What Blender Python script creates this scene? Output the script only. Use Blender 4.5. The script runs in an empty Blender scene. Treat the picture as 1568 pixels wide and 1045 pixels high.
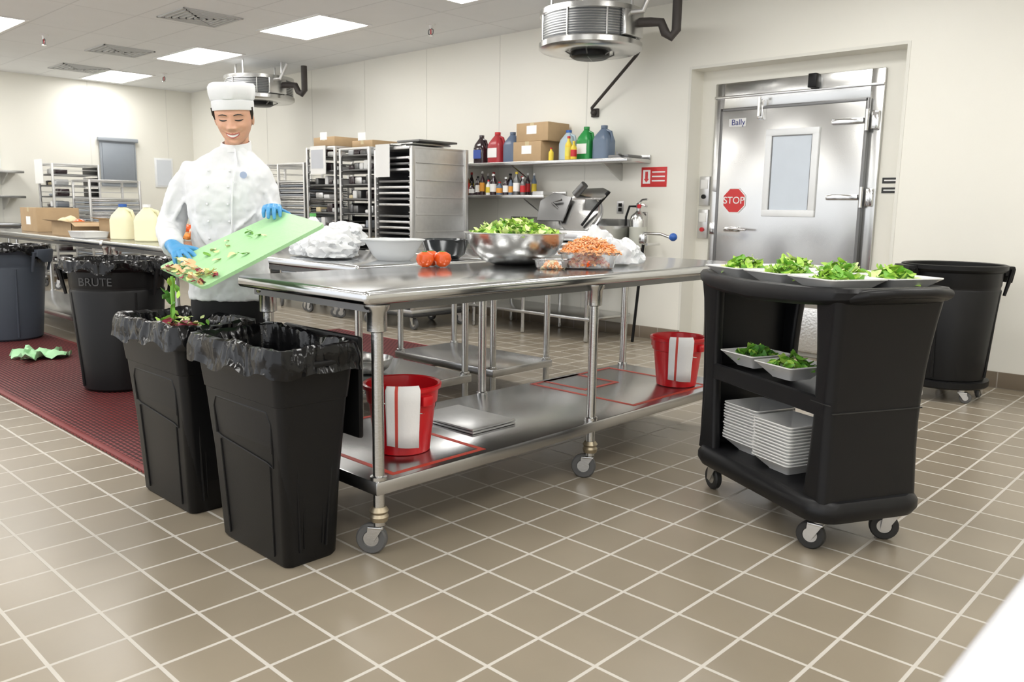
import bpy,bmesh,math,random
from mathutils import Vector,Matrix,Euler,noise
random.seed(7)
pi=math.pi
# ---------------------------------------------------------------- materials
MATS={}
def mat(name,col,rough=.5,metal=0.,nscale=0,namt=0.,bump=0.,bscale=30,trans=0.,emit=0.,coat=0.,stretch=None,spec=None,sub=0.,alpha=1.,bdist=.01):
    if name in MATS: return MATS[name]
    m=bpy.data.materials.new(name); m.use_nodes=True; nt=m.node_tree; b=nt.nodes['Principled BSDF']
    b.inputs['Base Color'].default_value=(*col,1); b.inputs['Roughness'].default_value=rough; b.inputs['Metallic'].default_value=metal
    b.inputs['Transmission Weight'].default_value=trans; b.inputs['Coat Weight'].default_value=coat; b.inputs['Alpha'].default_value=alpha
    if spec is not None: b.inputs['Specular IOR Level'].default_value=spec
    if sub: b.inputs['Subsurface Weight'].default_value=sub; b.inputs['Subsurface Scale'].default_value=.02
    if emit: b.inputs['Emission Color'].default_value=(*col,1); b.inputs['Emission Strength'].default_value=emit
    tc=nt.nodes.new('ShaderNodeTexCoord'); mp=nt.nodes.new('ShaderNodeMapping'); nt.links.new(tc.outputs['Object'],mp.inputs[0])
    if stretch: mp.inputs['Scale'].default_value=stretch
    nz=nt.nodes.new('ShaderNodeTexNoise'); nz.inputs['Scale'].default_value=nscale or 8; nz.inputs['Detail'].default_value=3; nt.links.new(mp.outputs[0],nz.inputs[0])
    amt=namt or .04
    mx=nt.nodes.new('ShaderNodeMix'); mx.data_type='RGBA'; mx.inputs[6].default_value=(*[max(0,c*(1-amt)) for c in col],1); mx.inputs[7].default_value=(*[min(1,c*(1+amt)) for c in col],1)
    nt.links.new(nz.outputs['Fac'],mx.inputs[0]); nt.links.new(mx.outputs[2],b.inputs['Base Color'])
    if bump:
        n2=nt.nodes.new('ShaderNodeTexNoise'); n2.inputs['Scale'].default_value=bscale; n2.inputs['Detail'].default_value=3; nt.links.new(mp.outputs[0],n2.inputs[0])
        bp=nt.nodes.new('ShaderNodeBump'); bp.inputs['Strength'].default_value=bump; bp.inputs['Distance'].default_value=bdist
        nt.links.new(n2.outputs['Fac'],bp.inputs['Height']); nt.links.new(bp.outputs[0],b.inputs['Normal'])
    MATS[name]=m; return m
def brickmat(name,c1,c2,mortar,bw,bh,ms,rough,offset=0.,bump=.3,shift=(0,0,0),nvar=.1,spec=.5,rot=(0,0,0),rmort=.8):
    m=bpy.data.materials.new(name); m.use_nodes=True; nt=m.node_tree; b=nt.nodes['Principled BSDF']
    tc=nt.nodes.new('ShaderNodeTexCoord'); mp=nt.nodes.new('ShaderNodeMapping'); nt.links.new(tc.outputs['Object'],mp.inputs[0]); mp.inputs['Location'].default_value=shift; mp.inputs['Rotation'].default_value=rot
    br=nt.nodes.new('ShaderNodeTexBrick'); br.offset=offset; br.squash=1
    br.inputs['Scale'].default_value=1; br.inputs['Brick Width'].default_value=bw; br.inputs['Row Height'].default_value=bh; br.inputs['Mortar Size'].default_value=ms; br.inputs['Mortar Smooth'].default_value=.2
    br.inputs['Color1'].default_value=(*c1,1); br.inputs['Color2'].default_value=(*c2,1); br.inputs['Mortar'].default_value=(*mortar,1)
    nt.links.new(mp.outputs[0],br.inputs[0])
    nz=nt.nodes.new('ShaderNodeTexNoise'); nz.inputs['Scale'].default_value=3; nz.inputs['Detail'].default_value=6; nt.links.new(tc.outputs['Object'],nz.inputs[0])
    mr=nt.nodes.new('ShaderNodeMapRange'); mr.inputs[3].default_value=1-nvar; mr.inputs[4].default_value=1+nvar; nt.links.new(nz.outputs['Fac'],mr.inputs[0])
    mx=nt.nodes.new('ShaderNodeVectorMath'); mx.operation='SCALE'; nt.links.new(br.outputs['Color'],mx.inputs[0]); nt.links.new(mr.outputs[0],mx.inputs['Scale']); nt.links.new(mx.outputs[0],b.inputs['Base Color'])
    r2=nt.nodes.new('ShaderNodeMapRange'); r2.inputs[3].default_value=rough; r2.inputs[4].default_value=rmort; nt.links.new(br.outputs['Fac'],r2.inputs[0]); nt.links.new(r2.outputs[0],b.inputs['Roughness'])
    inv=nt.nodes.new('ShaderNodeMath'); inv.operation='SUBTRACT'; inv.inputs[0].default_value=1; nt.links.new(br.outputs['Fac'],inv.inputs[1])
    bp=nt.nodes.new('ShaderNodeBump'); bp.inputs['Strength'].default_value=bump; bp.inputs['Distance'].default_value=.004; nt.links.new(inv.outputs[0],bp.inputs['Height']); nt.links.new(bp.outputs[0],b.inputs['Normal'])
    b.inputs['Specular IOR Level'].default_value=spec
    return m
STEEL=mat('stainless_steel',(.58,.58,.57),.24,1.,bump=.05,bscale=6,stretch=(1,25,25),nscale=4,namt=.08)
STEELTOP=mat('stainless_top',(.60,.61,.62),.16,1.,bump=.05,bscale=5,stretch=(1,1,1),nscale=3,namt=.1)
STEELD=mat('stainless_door',(.60,.60,.59),.22,1.,bump=.30,bscale=2.2,stretch=(1,1,.5),nscale=2,namt=.1)
STEELS=mat('stainless_shelf',(.50,.50,.50),.25,1.,bump=.08,bscale=6,nscale=3,namt=.1)
ALU=mat('aluminium',(.68,.68,.68),.38,1.,nscale=20,namt=.1,bump=.05)
CHROME=mat('chrome',(.7,.7,.7),.12,1.)
DSTEEL=mat('dark_steel',(.20,.20,.20),.4,.9)
WHITE=mat('white_paint',(.85,.85,.84),.5)
PAPER=mat('paper',(.9,.9,.88),.8)
BLACKP=mat('black_plastic',(.0065,.0065,.007),.40,bump=.10,bscale=300,bdist=.002,spec=.26)
BLACKC=mat('black_cart_plastic',(.0075,.0075,.0085),.38,bump=.12,bscale=350,bdist=.002,spec=.28)
GREYP=mat('grey_bin_plastic',(.055,.065,.085),.5,bump=.1,bscale=200,bdist=.002,spec=.3)
LINER=mat('black_liner',(.003,.003,.0035),.17,bump=.22,bscale=22,bdist=.012,spec=.36)
RUBBER=mat('rubber',(.02,.02,.02),.55)
GREYR=mat('grey_rubber',(.10,.10,.10),.5)
RED=mat('red_plastic',(.56,.006,.012),.3,coat=.2)
REDTAPE=mat('red_tape',(.55,.06,.035),.45)
REDS=mat('red_sign',(.62,.03,.03),.4)
WHITEC=mat('white_cloth',(.84,.84,.84),.9,bump=.3,bscale=60,bdist=.003)
REDC=mat('red_cloth',(.62,.08,.06),.9,bump=.3,bscale=60,bdist=.003)
CERAM=mat('white_ceramic',(.84,.84,.83),.25,coat=.3)
LEAF1=mat('leaf_light',(.42,.66,.10),.45,nscale=30,namt=.3)
LEAF2=mat('leaf_mid',(.17,.42,.045),.45,nscale=30,namt=.3)
LEAF3=mat('leaf_pale',(.72,.82,.36),.5,nscale=30,namt=.2)
LEAF4=mat('leaf_dark',(.06,.21,.025),.45,nscale=30,namt=.3)
CARROT=mat('carrot',(.85,.30,.06),.5,nscale=40,namt=.2)
SALMON=mat('shredded_salmon',(.90,.50,.27),.5)
TOM=mat('tomato',(.72,.10,.015),.2,coat=.4)
ONION=mat('onion_red',(.28,.03,.06),.4)
CREAMF=mat('food_cream',(.80,.68,.42),.5)
CARD=mat('cardboard',(.46,.32,.18),.8,nscale=12,namt=.1)
CLEAR=mat('clear_plastic',(.95,.97,1),.08,trans=.95)
FROST=mat('frosted_plastic',(.85,.87,.88),.4,trans=.3)
MILK=mat('milk_jug',(.85,.82,.55),.35)
GREENB=mat('green_board',(.40,.70,.36),.45,nscale=40,namt=.06,bump=.1,bscale=80)
SKIN=mat('skin',(.66,.37,.25),.48,sub=.15,nscale=60,namt=.08,bump=.15,bscale=250,bdist=.001)
LIP=mat('lips',(.52,.16,.13),.4)
HAIR=mat('hair',(.02,.012,.008),.5)
TEETH=mat('teeth',(.85,.83,.8),.3)
JACKET=mat('chef_jacket_cloth',(.74,.755,.775),.85,bump=.15,bscale=12,bdist=.02,nscale=5,namt=.02)
HATC=mat('hat_cloth',(.78,.79,.81),.85,bump=.2,bscale=20,bdist=.01)
PANTS=mat('black_pants',(.010,.010,.012),.85)
GLOVE=mat('blue_glove',(.07,.32,.62),.4,bump=.3,bscale=80,bdist=.003)
BLUE=mat('blue_plastic',(.03,.12,.45),.4)
DOORWIN=mat('window_glass',(.55,.59,.63),.12,metal=.3)
WFRAME=mat('window_frame_white',(.86,.88,.90),.4)
GREYW=mat('grey_plastic_mid',(.32,.35,.39),.5)
COIL=mat('coil_grille',(.13,.135,.14),.5,.6)
RUST=mat('dark_pipe',(.045,.038,.035),.6)
WOODL=mat('label_tan',(.6,.5,.3),.6)
# ---------------------------------------------------------------- builder
def T(x,y,z): return Matrix.Translation((x,y,z))
def RZ(a): return Matrix.Rotation(a,4,'Z')
def RX(a): return Matrix.Rotation(a,4,'X')
def RY(a): return Matrix.Rotation(a,4,'Y')
def rr(w,h,r,n=5):
    pts=[];r=min(r,w/2-1e-4,h/2-1e-4)
    for cx,cy,a0 in ((w/2-r,h/2-r,0),(-w/2+r,h/2-r,pi/2),(-w/2+r,-h/2+r,pi),(w/2-r,-h/2+r,1.5*pi)):
        for i in range(n+1):
            a=a0+pi/2*i/n; pts.append((cx+r*math.cos(a),cy+r*math.sin(a)))
    return pts
class MB:
    def __init__(s): s.bm=bmesh.new(); s.mats=[]; s.M=Matrix.Identity(4)
    def mi(s,m):
        if m not in s.mats: s.mats.append(m)
        return s.mats.index(m)
    def add(s,tb,m,M=None):
        i=s.mi(m)
        for f in tb.faces: f.material_index=i
        tb.transform(s.M@(M or Matrix.Identity(4)))
        me=bpy.data.meshes.new('t'); tb.to_mesh(me); tb.free(); s.bm.from_mesh(me); bpy.data.meshes.remove(me)
    def raw(s,vs,fs,m,M=None):
        tb=bmesh.new(); V=[tb.verts.new(v) for v in vs]
        for f in fs:
            try: tb.faces.new([V[i] for i in f])
            except Exception: pass
        s.add(tb,m,M)
    def box(s,c,d,m,bev=0,seg=2,M=None):
        tb=bmesh.new(); bmesh.ops.create_cube(tb,size=1); bmesh.ops.scale(tb,vec=d,verts=tb.verts)
        if bev: bmesh.ops.bevel(tb,geom=tb.edges[:],offset=bev,segments=seg,profile=.5,affect='EDGES')
        bmesh.ops.translate(tb,vec=c,verts=tb.verts); s.add(tb,m,M)
    def bx(s,x0,x1,y0,y1,z0,z1,m,bev=0,seg=2,M=None):
        s.box(((x0+x1)/2,(y0+y1)/2,(z0+z1)/2),(abs(x1-x0),abs(y1-y0),abs(z1-z0)),m,bev,seg,M)
    def loft(s,rings,m,caps=True,closed=True,M=None,loop=False):
        n=len(rings[0]); vs=[v for r in rings for v in r]; fs=[]
        R=len(rings)
        for i in range(R if loop else R-1):
            j2=(i+1)%R
            for j in range(n if closed else n-1):
                k=(j+1)%n; fs.append((i*n+j,i*n+k,j2*n+k,j2*n+j))
        if caps and not loop:
            fs.append(tuple(reversed(range(n)))); fs.append(tuple((R-1)*n+j for j in range(n)))
        s.raw(vs,fs,m,M)
    def lathe(s,prof,m,seg=28,M=None,caps=True,loop=False):
        s.loft([[(r*math.cos(2*pi*j/seg),r*math.sin(2*pi*j/seg),z) for j in range(seg)] for r,z in prof],m,caps,True,M,loop)
    def tube(s,pts,r,m,seg=10,caps=True,M=None,sq=None):
        P=[Vector(p) for p in pts]; n=len(P); rs=r if isinstance(r,(list,tuple)) else [r]*n
        rings=[]; prev=None
        for i in range(n):
            t=(P[min(i+1,n-1)]-P[max(i-1,0)]).normalized()
            if prev is None:
                a=Vector((0,0,1)) if abs(t.z)<.9 else Vector((1,0,0)); x=t.cross(a).normalized()
            else: x=(prev-t*prev.dot(t)).normalized()
            prev=x; y=t.cross(x)
            sx,sy=(sq[i] if sq else (1,1))
            rings.append([tuple(P[i]+(x*math.cos(2*pi*j/seg)*sx+y*math.sin(2*pi*j/seg)*sy)*rs[i]) for j in range(seg)])
        s.loft(rings,m,caps,True,M)
    def cyl(s,a,b,r,m,seg=16,r2=None,M=None): s.tube([a,b],[r,r if r2 is None else r2],m,seg,True,M)
    def ball(s,c,r,m,M=None,u=20,v=14):
        tb=bmesh.new(); bmesh.ops.create_uvsphere(tb,u_segments=u,v_segments=v,radius=1)
        if not isinstance(r,(tuple,list)): r=(r,r,r)
        bmesh.ops.scale(tb,vec=r,verts=tb.verts); s.add(tb,m,(M or Matrix.Identity(4))@T(*c))
    def prism(s,poly,z0,z1,m,M=None,bev=0):
        tb=bmesh.new(); V=[tb.verts.new((x,y,z0)) for x,y in poly]; f=tb.faces.new(V)
        r=bmesh.ops.extrude_face_region(tb,geom=[f]); bmesh.ops.translate(tb,vec=(0,0,z1-z0),verts=[v for v in r['geom'] if isinstance(v,bmesh.types.BMVert)])
        bmesh.ops.recalc_face_normals(tb,faces=tb.faces[:])
        if bev:
            e=[e for e in tb.edges if abs(e.verts[0].co.z-e.verts[1].co.z)<1e-6]
            bmesh.ops.bevel(tb,geom=e,offset=bev,segments=3,profile=.5,affect='EDGES')
        s.add(tb,m,M)
    def done(s,name,parent=None,loc=None,rot=None,angle=38,recalc=True):
        if recalc: bmesh.ops.recalc_face_normals(s.bm,faces=s.bm.faces[:])
        for f in s.bm.faces: f.smooth=True
        me=bpy.data.meshes.new(name); s.bm.to_mesh(me); s.bm.free()
        for m in s.mats: me.materials.append(m)
        try: me.set_sharp_from_angle(angle=math.radians(angle))
        except Exception: pass
        ob=bpy.data.objects.new(name,me); bpy.context.collection.objects.link(ob)
        if parent: ob.parent=parent
        if loc: ob.location=loc
        if rot: ob.rotation_euler=rot
        return ob
def empty(name,loc=(0,0,0),rz=0):
    e=bpy.data.objects.new(name,None); e.empty_display_size=.1; bpy.context.collection.objects.link(e); e.location=loc; e.rotation_euler=(0,0,rz); return e
def text(body,size,m,parent,loc,rot=(pi/2,0,0),name='lettering'):
    cu=bpy.data.curves.new(name,'FONT'); cu.body=body; cu.size=size; cu.align_x='CENTER'; cu.align_y='CENTER'; cu.extrude=.0008; cu.materials.append(m)
    o=bpy.data.objects.new(name,cu); bpy.context.collection.objects.link(o); o.parent=parent; o.location=loc; o.rotation_euler=rot; return o
def leaves(mb,n,posf,size,mats,up=.6):
    for i in range(n):
        p=Vector(posf()); L=size*random.uniform(.6,1.3); W=L*random.uniform(.35,.6)
        E=Euler((random.uniform(-up,up),random.uniform(-up,up),random.uniform(0,2*pi))).to_matrix().to_4x4()
        c=random.uniform(-.5,.6); fold=random.uniform(.1,.5); vs=[];fs=[]
        for a in range(6):
            t=a/5; w=W*math.sin(pi*min(.97,t*.93+.06))**.8*.5; z=c*L*(t-.5)**2*1.6
            for k in (-1,0,1): vs.append((L*(t-.5),k*w,z+abs(k)*fold*w+random.uniform(-.04,.04)*L))
        for a in range(5):
            for k in range(2): b=a*3+k; fs.append((b,b+1,b+4,b+3))
        mb.raw(vs,fs,random.choice(mats),T(*p)@E)
def caster(mb,x,y,z,h,r=.045,w=.028,ang=0.,wheel=GREYR,br=STEEL):
    M=T(x,y,z)@RZ(ang)
    mb.cyl((0,0,h),(0,0,h-.02),.022,br,14,M=M)
    mb.box((.008,0,h-.026),(.055,w+.022,.008),br,.002,M=M)
    for s in (-1,1):
        mb.raw([(-.018,s*(w/2+.006),h-.025),(.035,s*(w/2+.006),h-.025),(.04,s*(w/2+.006),r-.008),(.018,s*(w/2+.006),r-.012),
                (-.018,s*(w/2+.010),h-.025),(.035,s*(w/2+.010),h-.025),(.04,s*(w/2+.010),r-.008),(.018,s*(w/2+.010),r-.012)],
               [(0,1,2,3),(4,5,6,7),(0,1,5,4),(1,2,6,5),(2,3,7,6),(3,0,4,7)],br,M)
    W=M@T(.027,0,r)@RX(pi/2)
    mb.lathe([(r*.50,-w/2*.8),(r*.55,-w/2),(r*.9,-w/2),(r,-w/2*.6),(r,w/2*.6),(r*.9,w/2),(r*.55,w/2),(r*.50,w/2*.8)],wheel,24,M=W,caps=False)
    mb.lathe([(.004,-w/2*.8),(r*.52,-w/2*.8),(r*.52,w/2*.8),(.004,w/2*.8)],br,20,M=W)
# ---------------------------------------------------------------- room
YW=6.49; XL=-13.58; HC=3.02; XR=4.0; YS=-4.0
DX0,DX1,DZ=-4.03,-2.23,2.43
FLOORM=brickmat('floor_tile',(.285,.242,.182),(.262,.222,.166),(.52,.49,.44),.203,.203,.006,.28,bump=.35,nvar=.12,spec=.5)
mb=MB(); mb.bx(XL,XR,YS,YW+.25,-.1,0,FLOORM); mb.done('floor')
WALLM=mat('wall_panel_white',(.85,.835,.765),.38,bump=.03,bscale=4,nscale=1.5,namt=.015)
SEAM=mat('wall_seam',(.77,.76,.70),.5)
mb=MB()
mb.bx(XL,DX0,YW,YW+.2,0,HC,WALLM); mb.bx(DX1,XR,YW,YW+.2,0,HC,WALLM); mb.bx(DX0,DX1,YW,YW+.2,DZ,HC,WALLM)
mb.bx(DX0-.05,DX1+.05,YW+.2,YW+.3,0,HC,WALLM)
for x in (-12.4,-11.2,-10,-8.8,-7.6,-6.4,-5.2,-.85,.37,1.6): mb.bx(x-.006,x+.006,YW-.003,YW,.1,HC,SEAM)
for x in (DX0-.012,DX1+.012): mb.bx(x-.012,x+.012,YW-.004,YW,0,DZ+.02,SEAM)
mb.bx(DX0,DX1,YW-.004,YW,DZ,DZ+.024,SEAM)
mb.done('wall_back')
mb=MB(); mb.bx(XL-.2,XL,YS,YW+.2,0,HC,WALLM)
for y in (1.2,2.4,3.6,4.86,6.06): mb.bx(XL,XL+.003,y-.006,y+.006,.1,HC,SEAM)
mb.done('wall_left')
mb=MB(); mb.bx(XR,XR+.2,YS,YW+.2,0,HC,WALLM); mb.done('wall_right')
CEILM=brickmat('ceiling_tile',(.84,.85,.86),(.82,.83,.84),(.70,.71,.72),1.22,.61,.008,.7,bump=.2,nvar=.03,shift=(.0,.1,0))
mb=MB(); mb.bx(XL-.2,XR+.2,YS,YW+.3,HC,HC+.1,CEILM); mb.done('ceiling')
BASEM=brickmat('base_tile',(.20,.16,.115),(.18,.145,.105),(.32,.29,.25),.203,.5,.004,.35,bump=.2,rot=(pi/2,0,0))
for nm,(x0,x1) in dict(a=(XL,DX0),b=(DX1,XR)).items():
    mb=MB(); mb.bx(x0,x1,YW-.012,YW,0,.115,BASEM,.004); mb.done('baseboard_back')
mb=MB(); mb.bx(XL,XL+.012,YS,YW-.02,0,.115,BASEM); mb.done('baseboard_left')
LAMP=mat('lamp_diffuser',(1,.985,.95),.5,emit=13.)
for cy in (4.98,2.6,.2,-2.2):
    for cx in (-12.75,-10.17,-7.63,-5.12,-2.6,-.1,2.4):
        mb=MB(); w,h=1.12,.57
        mb.bx(cx-w/2,cx+w/2,cy-h/2,cy+h/2,HC-.006,HC-.001,LAMP)
        for a in ((cx-w/2-.03,cx-w/2,cy-h/2-.03,cy+h/2+.03),(cx+w/2,cx+w/2+.03,cy-h/2-.03,cy+h/2+.03),(cx-w/2,cx+w/2,cy-h/2-.03,cy-h/2),(cx-w/2,cx+w/2,cy+h/2,cy+h/2+.03)):
            mb.bx(*a,HC-.012,HC-.001,WHITE)
        mb.done('ceiling_light')
VENT=mat('vent_grey',(.58,.59,.59),.6)
for (x,y) in ((-8.1,4.0),(-10.6,4.2),(-12.4,4.35)):
    mb=MB()
    for k in range(6):
        a=.30-k*.05
        for q in ((x-a,x+a,y-a,y-a+.02),(x-a,x+a,y+a-.02,y+a),(x-a,x-a+.02,y-a,y+a),(x+a-.02,x+a,y-a,y+a)): mb.bx(*q,HC-.012-.002*k,HC-.001,VENT)
    mb.done('ceiling_vent')
for (x,y) in ((-10.28,3.26),(-6.56,5.66),(-11.9,5.3)):
    mb=MB(); M=T(x,y,HC)
    mb.lathe([(.05,0),(.05,-.006),(.02,-.012),(.012,-.05)],WHITE,20,M=M)
    for s in (-1,1): mb.tube([(s*.01,0,-.045),(s*.035,0,-.06),(s*.035,0,-.09),(s*.012,0,-.11)],.006,DSTEEL,6,M=M)
    mb.cyl((0,0,-.05),(0,0,-.10),.006,RED,8,M=M); mb.cyl((0,0,-.11),(0,0,-.115),.026,CHROME,16,M=M)
    mb.done('sprinkler_head')
# ---------------------------------------------------------------- freezer door
yb=YW+.2
root=empty('door_1')
mb=MB()
mb.bx(-3.88,-3.79,yb-.035,yb-.001,0,2.31,STEELD,.004); mb.bx(-2.53,-2.43,yb-.035,yb-.001,0,2.31,STEELD,.004)
mb.bx(-3.79,-2.53,yb-.035,yb-.001,2.08,2.31,STEELD,.004)
mb.bx(-3.79,-2.53,yb-.075,yb-.01,.04,2.075,STEELD,.012,3)
mb.bx(-3.88,-2.43,yb-.05,yb-.03,2.18,2.20,STEELD,.004)
mb.bx(-3.80,-3.775,yb-.08,yb-.02,.03,2.09,DSTEEL,.003);mb.bx(-2.545,-2.52,yb-.08,yb-.02,.03,2.09,DSTEEL,.003);mb.bx(-3.79,-2.53,yb-.08,yb-.02,2.065,2.09,DSTEEL,.003)
mb.bx(-3.76,-2.56,yb-.082,yb-.07,.06,.42,mat('kick_plate',(.75,.75,.75),.35,1.,bump=.4,bscale=60),.002)
mb.done('steel_leaf',root)
mb=MB(); z0,z1,x0,x1=1.17,1.89,-3.35,-2.89
mb.bx(x0,x1,yb-.10,yb-.07,z1-.055,z1,WFRAME,.006);mb.bx(x0,x1,yb-.10,yb-.07,z0,z0+.055,WFRAME,.006)
mb.bx(x0,x0+.055,yb-.10,yb-.07,z0+.05,z1-.05,WFRAME,.006);mb.bx(x1-.055,x1,yb-.10,yb-.07,z0+.05,z1-.05,WFRAME,.006)
mb.bx(x0+.05,x1-.05,yb-.085,yb-.074,z0+.05,z1-.05,DOORWIN)
mb.bx(x0+.05,x0+.062,yb-.09,yb-.08,z0+.05,z1-.05,DSTEEL); mb.bx(x1-.062,x1-.05,yb-.09,yb-.08,z0+.05,z1-.05,DSTEEL); mb.bx(x0+.05,x1-.05,yb-.09,yb-.08,z1-.062,z1-.05,DSTEEL)
mb.done('window_1',root)
mb=MB()
for z in (1.92,1.33,.5):
    mb.bx(-2.80,-2.545,yb-.10,yb-.075,z-.022,z+.022,CHROME,.008); mb.bx(-2.50,-2.44,yb-.075,yb-.03,z-.07,z+.07,CHROME,.008)
    mb.cyl((-2.52,yb-.095,z-.08),(-2.52,yb-.095,z+.08),.014,CHROME)
mb.bx(-3.70,-3.56,yb-.10,yb-.075,1.03,1.075,CHROME,.008); mb.tube([(-3.62,yb-.1,1.05),(-3.62,yb-.15,1.06),(-3.45,yb-.16,1.05)],[.012,.012,.008],CHROME); mb.bx(-3.86,-3.8,yb-.07,yb-.03,1.0,1.11,CHROME,.006)
mb.bx(-3.44,-3.39,yb-.10,yb-.03,1.98,2.14,CHROME,.006); mb.cyl((-3.415,yb-.12,2.0),(-3.415,yb-.12,2.16),.014,CHROME)
mb.bx(-3.01,-2.94,yb-.11,yb-.03,2.20,2.31,BLACKP,.006)
mb.bx(-3.85,-3.81,yb-.06,yb-.03,1.38,1.48,ALU,.003)
mb.done('door_hardware',root)
mb=MB(); SX=-3.62; Ms=T(SX,yb-.078,1.30)@RX(pi/2)@RZ(pi/8)
def octo(r): return [(r*math.cos(2*pi*i/8),r*math.sin(2*pi*i/8)) for i in range(8)]
mb.prism(octo(.108),0,.003,REDS,Ms)
so=mb.done('stop_sign')
mb=MB(); mb.prism(octo(.118),-.001,.0015,WHITE,Ms); mb.done('border',so)
text('STOP',.085,WHITE,so,(SX,yb-.083,1.30))
so=MB(); so.bx(-3.71,-3.55,yb-.079,yb-.075,1.93,2.0,mat('label_white',(.8,.8,.8),.4),.001); so=so.done('door_label'); text('Bally',.07,mat('ink_navy',(.02,.03,.2),.5),so,(-3.62,yb-.081,1.965))
for z in (1.385,1.09):
    mb=MB(); mb.bx(-4.0,-3.90,yb-.03,yb-.001,z-.13,z+.13,ALU,.004); mb.bx(-3.985,-3.915,yb-.035,yb-.03,z+.02,z+.1,WHITE,.001); mb.cyl((-3.95,yb-.045,z-.05),(-3.95,yb-.03,z-.05),.02,RED if z<1.2 else BLACKP); mb.done('switch_box')
for z in (1.46,1.385):
    mb=MB(); mb.bx(-2.40,-2.27,yb-.004,yb-.0005,z-.022,z+.022,mat('black_label',(.02,.02,.02),.4)); mb.bx(-2.385,-2.285,yb-.005,yb-.004,z-.004,z+.006,WHITE); mb.done('notice_label')
mb=MB(); mb.bx(-4.52,-4.24,YW-.004,YW-.0005,1.42,1.60,REDS,.001); mb.bx(-4.50,-4.42,YW-.006,YW-.004,1.45,1.575,WHITE); mb.bx(-4.475,-4.445,YW-.007,YW-.006,1.49,1.56,REDS); mb.raw([(-4.49,YW-.0072,1.495),(-4.43,YW-.0072,1.495),(-4.46,YW-.0072,1.46)],[(0,1,2)],REDS)
for z in (1.555,1.515,1.475): mb.bx(-4.40,-4.26,YW-.006,YW-.004,z-.006,z+.006,WHITE)
mb.done('fire_extinguisher_sign')
mb=MB(); M=T(-4.46,YW-.11,.74)
mb.lathe([(.005,0),(.07,0),(.08,.015),(.08,.37),(.07,.41),(.04,.44),(.02,.46),(.02,.49)],STEEL,28,M=M)
mb.lathe([(.0805,.12),(.0812,.13),(.0812,.3),(.0805,.31)],mat('ext_label',(.55,.56,.5),.5),28,M=M,caps=False)
mb.box((0,0,.51),(.04,.03,.05),CHROME,.005,M=M); mb.tube([(0,0,.53),(.05,-.02,.56),(.12,-.04,.565)],.009,CHROME,8,M=M); mb.tube([(0,0,.51),(.06,-.02,.515),(.11,-.03,.50)],.009,CHROME,8,M=M)
mb.tube([(-.02,0,.5),(-.09,-.02,.5),(-.12,-.03,.40),(-.11,-.04,.2),(-.10,-.04,.05)],[.011,.011,.011,.014,.018],BLACKP,10,M=M)
mb.cyl((.03,-.03,.50),(.03,-.045,.50),.02,RED,14,M=M); mb.box((0,.095,.3),(.06,.03,.3),CHROME,.004,M=M)
mb.done('fire_extinguisher')
mb=MB(); mb.bx(-4.79,-4.71,YW-.006,YW,1.17,1.29,ALU,.002); mb.bx(-4.77,-4.73,YW-.01,YW-.004,1.235,1.27,BLACKP,.002); mb.bx(-4.77,-4.73,YW-.01,YW-.004,1.19,1.225,BLACKP,.002); mb.done('wall_outlet')
# ---------------------------------------------------------------- evaporators
def evap(x,y,zb,r,h):
    mb=MB(); M=T(x,y,zb)
    mb.lathe([(r*.38,.03),(r*.5,0),(r*.95,.012),(r*1.01,.03),(r*1.01,.07),(r*.97,.085),(r*.95,.09),(r*.95,h-.05),(r*1.0,h-.04),(r*1.0,h),(r*.2,h+.01)],STEEL,56,M=M,caps=False)
    mb.lathe([(r*.953,.09),(r*.956,.1),(r*.956,h-.06),(r*.953,h-.05)],COIL,56,M=M,caps=False)
    z=.102
    while z<h-.06:
        mb.lathe([(r*.955,z),(r*.972,z+.005),(r*.955,z+.010)],ALU,56,M=M,caps=False); z+=.020
    for a in range(8):
        t=2*pi*a/8+.2; mb.box((r*.965*math.cos(t),r*.965*math.sin(t),h*.5+.02),(.012,.012,h*.62),ALU,.002,M=M)
    mb.lathe([(.01,.0),(r*.36,.0),(r*.42,.04),(r*.1,.09)],DSTEEL,36,M=M)
    mb.lathe([(.01,-.045),(r*.32,-.045),(r*.38,-.03),(r*.38,.03)],BLACKP,28,M=M)
    for a in range(6):
        t=a*pi/3; mb.tube([(0,0,-.04),(r*.3*math.cos(t),r*.3*math.sin(t),-.04),(r*.52*math.cos(t),r*.52*math.sin(t),.005)],.006,DSTEEL,6,M=M)
    for a in (0.4,2.0,3.6,5.2):
        mb.cyl((r*.8*math.cos(a),r*.8*math.sin(a),h),(r*.8*math.cos(a),r*.8*math.sin(a),HC-zb-.001),.012,ALU,8,M=M)
    mb.box((r*.99,0,h*.5+.02),(.05,.24,h*.6),STEEL,.005,M=M)
    mb.tube([(r*.9,.05,h*.62),(r*1.2,.12,h*.62),(r*1.38,.16,h*.60),(r*1.45,.18,h*.35),(r*1.55,.2,h*.25),(r*1.63,.22,h*.4),(r*1.63,.22,h*1.35)],.038,RUST,12,M=M)
    mb.tube([(r*.9,-.06,h*.8),(r*1.25,-.02,h*.8),(r*1.35,.05,h*1.4)],.022,ALU,10,M=M)
    mb.done('evaporator_unit')
evap(-4.57,5.73,2.52,.435,.33); evap(-10.05,5.73,2.52,.44,.31)
mb=MB(); mb.tube([(-5.08,YW-.05,2.12),(-5.08,YW-.07,2.17),(-4.5,YW-.18,2.58),(-4.38,YW-.30,2.60)],.015,RUST,10); mb.ball((-5.08,YW-.04,2.13),.03,RUST); mb.bx(-5.12,-5.04,YW-.03,YW,2.09,2.17,RUST,.005); mb.done('drain_pipe')
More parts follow.
